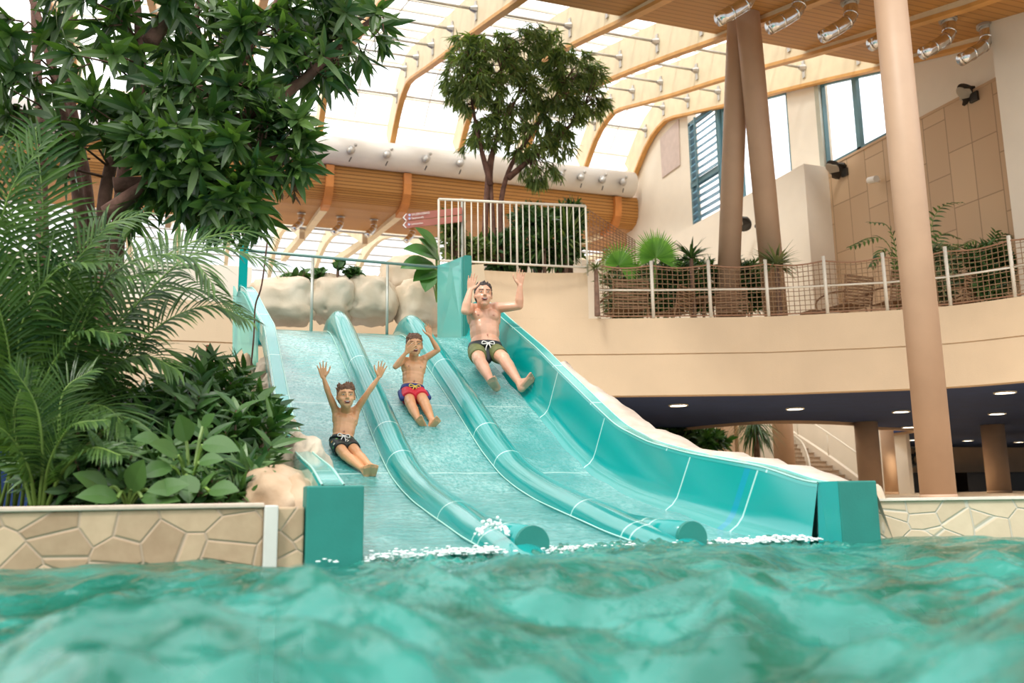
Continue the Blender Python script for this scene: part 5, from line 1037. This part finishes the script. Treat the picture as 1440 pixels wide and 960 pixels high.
    for s in (-1, 1):
        b.ell(hp_(s * .05, .41, -.115), .035 * H, .035 * H, .03 * H, hax); b.ell(hp_(s * .155, .215, -.12), .125 * H, .13 * H, .12 * H, hax); b.ell(hp_(s * .335, -.02, -.02), .04 * H, .085 * H, .115 * H, (hr, hf, hu)); b.cap(hp_(s * .06, .375, .105), hp_(s * .22, .325, .10), .033 * H, .03 * H, 8)
    body = b.build('body', D['skin'], root, True); remesh(body, D['vox'], 6)
    # face details
    for s in (-1, 1):
        e = MB(); e.ell(hp_(s * .135, .345, .035), .052 * H, .04 * H, .021 * H, hax); eo = e.build('eye', M['eye_white'], body, True); i = MB(); i.ell(hp_(s * .135, .376, .033), .024 * H, .012 * H, .021 * H, hax); i.build('iris', M['iris'], eo, True)
        e = MB(); e.cap(hp_(s * .06, .405, .118), hp_(s * .22, .352, .125), .017 * H, .012 * H, 6); e.build('eyebrow', D['hairm'], body, True)
        e = MB(); c = P + Z * T * .72 + X * (s * cw * .48) + Fd * (cw * dp * (.50 + .10 * D.get('pec', 1)) + cw * .295 * (.7 + .3 * D.get('pec', 1))); e.ell(c - Fd * .002, .012 * k, .004 * k, .010 * k, ax); e.build('nipple', M['nipple'], body, True)
    e = MB(); e.cap(hp_(-.09, .352, -.225), hp_(.09, .352, -.225), .03 * H, .03 * H, 8); e.cap(hp_(-.07, .355, -.285), hp_(.07, .355, -.285), .028 * H, .028 * H, 8); e.build('lips', M['lip'], body, True)
    e = MB(); e.ell(hp_(0, .375, -.255), .092 * H, .025 * H, D.get('gape', .035) * H, hax); mo = e.build('mouth', M['mouth_dark'], body, True); e = MB(); e.ell(hp_(0, .388, -.240), .075 * H, .02 * H, .014 * H, hax); e.build('teeth', M['teeth'], mo, True)
    e = MB(); e.ell(P + Z * T * .26 + Fd * (ww * dp * 1.13 + by), .009 * k, .005 * k, .012 * k, ax); e.build('navel', M['nipple'], body, True)
    # hair
    h = MB(); rg = random.Random(D['seed']); h.ell(hp_(0, -.075, .20), .350 * H, .42 * H, .345 * H, hax, 20, 14); h.ell(hp_(0, -.22, .02), .32 * H, .26 * H, .34 * H, hax)
    for s in (-1, 1): h.cap(hp_(s * .325, .03, .12), hp_(s * .325, .05, -.04), .035 * H, .02 * H, 8)
    for i in range(D.get('tufts', 60)):
        a = rg.uniform(-1.9, 1.9); u = rg.uniform(.26, .50); rr = .34 * math.cos((u - .2) / .4 * 1.2); p = hp_(rr * math.sin(a), -.07 + rr * 1.2 * math.cos(a), u); out = (p - hp_(0, -.08, .1)).normalized()
        h.cap(p, p + out * (D.get('tl', .05) * H) + hu * (.03 * H) + rv(rg) * .02 * H, .045 * H, .012 * H, 6)
    if D.get('fringe'):
        for i in range(16): r_ = -.22 + .44 * i / 15; h.cap(hp_(r_, .30 - abs(r_) * .35, .40), hp_(r_ * 1.1, .375 - abs(r_) * .4, .27 - rg.uniform(0, .07)), .035 * H, .014 * H, 6)
    ho = h.build('hair', D['hairm'], body, True); remesh(ho, D['vox'] * .9, 1)
    return root, body, dict(Z=Z, X=X, F=Fd, T=T)
def shorts(root, J, D, I, main, cen=None, cover=.62, flare=1.28):
    P, Z, X, Fd, T = J['pelvis'], I['Z'], I['X'], I['F'], I['T']; ax = (X, Z.cross(X), Z); hw = D['hip']; tr, cr = D['leg']
    b = MB(); b.ell(P - Z * T * .02, hw * 1.13, hw * .94, T * .19, ax); 
    for sd in 'LR':
        hp, kn = J['hip' + sd], J['kn' + sd]; q = hp.lerp(kn, cover); b.tube([hp - (kn - hp) * .1, hp.lerp(kn, .3), q], [tr * 1.15, tr * flare, lerp(tr, cr, cover) * (flare + .12)], 20)
    s = remesh(b.build('swim_shorts', main, root, True), D['vox'], 2); return s
def waistband(s, J, D, I, m, name='waistband', h=.10, r=1.14):
    P, Z, X, T = J['pelvis'], I['Z'], I['X'], I['T']; hw, ww = D['hip'], D['waist']; Y = Z.cross(X); b = MB(); rows = []
    by = D.get('belly', 0)
    for zz, rr in ((.02, 1.16), (.08, 1.15), (.02 + h, 1.07)):
        rows.append([P + Z * T * zz + X * (hw * rr * math.cos(a)) + Y * (hw * (.94 if zz < .05 else .90) * (rr - .13) * 1.08 * math.sin(a)) + I['F'] * by * .5 for a in np.linspace(0, 6.283, 33)])
    gridmesh(b, rows); o = b.build(name, m, s, True); so = o.modifiers.new('solid', 'SOLIDIFY'); so.thickness = .012; return o
def drawstring(s, J, D, I, m):
    P, Z, X, Fd, T = J['pelvis'], I['Z'], I['X'], I['F'], I['T']; c = P + Z * T * .07 + Fd * (D['hip'] * 1.02 + D.get('belly', 0) * .5); k = D['k']; b = MB()
    for sx in (-1, 1):
        b.tube(spline([c, c + X * (sx * .05 * k) + Z * .018 * k, c + X * (sx * .06 * k) - Z * .012 * k, c - Z * .004], 4), .006 * k, 6); b.tube(spline([c, c + X * (sx * .02 * k) - Z * .04 * k + Fd * .01, c + X * (sx * .03 * k) - Z * .09 * k], 4), .006 * k, 6)
    b.build('drawstring', m, s, True)
def JJ(d, vs): return {k: pv(x, y, v) for k, (x, y, v) in d.items()}

# man
J = JJ(dict(pelvis=(682, 494, 5.78), neck=(680, 430, 5.86), head=(679.5, 415.5, 5.70), shL=(661, 434, 5.84), shR=(698, 433, 5.80), elL=(654, 437, 5.46), wrL=(661, 408, 5.46), hdL=(665, 384, 5.44), elR=(730, 430, 5.62), wrR=(731, 402, 5.56), hdR=(732.5, 380, 5.52),
         hipL=(670, 494, 5.70), hipR=(695, 494, 5.68), knL=(674, 506, 5.34), knR=(708, 504, 5.32), anL=(691, 537, 5.06), anR=(731, 539, 4.99), heL=(699, 546, 5.03), toL=(689.5, 532, 4.86), heR=(734, 546.5, 4.95), toR=(751, 528.5, 4.84)), 0)
J = {k_: CPOS + (p_ - CPOS) * .968 for k_, p_ in J.items()}
J.update(hup=Vector((.04, .10, 1)), hfwd=Vector((-.16, -1, -.12)), thL=Vector((1, 0, .1)), thR=Vector((-1, 0, .1)))
D = dict(k=1.2, chest=.195, waist=.185, hip=.185, depth=.68, belly=.05, neckr=.072, arm=(.055, .048), hand=.215, leg=(.092, .066), footw=.115, H=.315, vox=.0068, skin=M['skin_man'], hairm=M['hair_dark'], seed=1, tufts=50, tl=.03, gape=.045, spread=.16)
man, body, I = person('man', 'man in olive swim shorts sliding down the right lane with both arms raised', J, D)
s = shorts(man, J, D, I, M['olive'], cover=.66, flare=1.2); waistband(s, J, D, I, M['darkcloth'], h=.13); drawstring(s, J, D, I, M['eye_white'])
b = MB(); P = J['pelvis']; b.cap(P + I['F'] * .10 - I['Z'] * .02, J['hipL'].lerp(J['hipR'], .5) + (J['knL'] - J['hipL']) * .45 - Vector((0, 0, .05)), .085, .06); remesh(b.build('dark_crotch_panel', M['darkcloth'], s, True), .008, 2)
# smaller boy on the left
J = JJ(dict(pelvis=(481, 622, 3.46), neck=(487, 579, 3.56), head=(486.5, 558, 3.44), shL=(472, 577, 3.54), shR=(502, 575, 3.54), elL=(462, 553, 3.46), wrL=(455, 531, 3.42), hdL=(452, 511, 3.40), elR=(518, 551, 3.46), wrR=(533, 530, 3.42), hdR=(538.5, 511, 3.40),
         hipL=(473, 624, 3.42), hipR=(491, 623, 3.42), knL=(486, 640, 3.14), knR=(503, 639, 3.14), anL=(511, 660, 2.93), anR=(521, 656, 2.92), heL=(516, 668.5, 2.90), toL=(516.5, 653, 2.82), heR=(525, 667.5, 2.89), toR=(527.5, 653, 2.80)), 0)
J.update(hup=Vector((-.02, .08, 1)), hfwd=Vector((-.02, -1, -.05)), thL=Vector((1, 0, .1)), thR=Vector((-1, 0, .1)))
D = dict(child=1, pec=0, k=.85, chest=.112, waist=.102, hip=.102, depth=.64, neckr=.044, arm=(.029, .025), hand=.155, leg=(.052, .040), footw=.068, H=.235, vox=.0045, skin=M['skin_boy'], hairm=M['hair_brown'], seed=2, tufts=80, tl=.07, gape=.05, fringe=True, spread=.28)
boy, body, I = person('boy', 'boy in black printed swim shorts sliding down the left lane with both arms up', J, D)
s = shorts(boy, J, D, I, M['printcloth'], cover=.5, flare=1.3); waistband(s, J, D, I, M['printcloth'], h=.12); drawstring(s, J, D, I, M['eye_white'])
# boy in the middle lane covering his face
J = JJ(dict(pelvis=(580, 551, 4.58), neck=(582, 506, 4.66), head=(582.5, 486.5, 4.56), shL=(567, 506, 4.64), shR=(597, 504, 4.64), elL=(556, 515.5, 4.42), wrL=(571, 495.5, 4.36), hdL=(584, 484.5, 4.345), elR=(616, 492, 4.58), wrR=(605, 473, 4.56), hdR=(601, 457, 4.55),
         hipL=(573, 552, 4.54), hipR=(589, 552, 4.54), knL=(578, 569, 4.24), knR=(597, 566, 4.24), anL=(589, 592, 4.0), anR=(608, 592, 3.99), heL=(597, 601, 3.97), toL=(588, 586.5, 3.88), heR=(605, 602, 3.96), toR=(618, 588, 3.87)), 0)
J.update(hup=Vector((.02, .06, 1)), hfwd=Vector((-.08, -1, -.06)), thL=Vector((-.3, -.3, 1)), thR=Vector((-1, -.2, .2)), pnL=Vector((0, 1, 0)), curlL=.05)
D = dict(child=1, pec=.1, k=.95, chest=.128, waist=.116, hip=.115, depth=.64, neckr=.048, arm=(.032, .028), hand=.155, leg=(.062, .047), footw=.078, H=.255, vox=.005, skin=M['skin_boy'], hairm=M['hair_brown'], seed=3, tufts=60, tl=.04, gape=.05, fringe=True, spread=.10)
boy2, body, I = person('boy', 'boy in red and navy swim shorts covering his eyes in the middle lane', J, D)
s = shorts(boy2, J, D, I, M['redcloth'], cover=.52, flare=1.34); waistband(s, J, D, I, M['navycloth'], h=.15, r=1.16); drawstring(s, J, D, I, M['yellow'])
for sx in (-1, 1):
    b = MB(); sd = 'L' if sx < 0 else 'R'; hp, kn = J['hip' + sd], J['kn' + sd]; o_ = Vector((sx * D['leg'][0] * 1.15, 0, 0)); b.cap(hp + o_, hp.lerp(kn, .5) + o_ * 1.05, .035, .03, 10); b.build('side_panel', M['navycloth'], s, True)
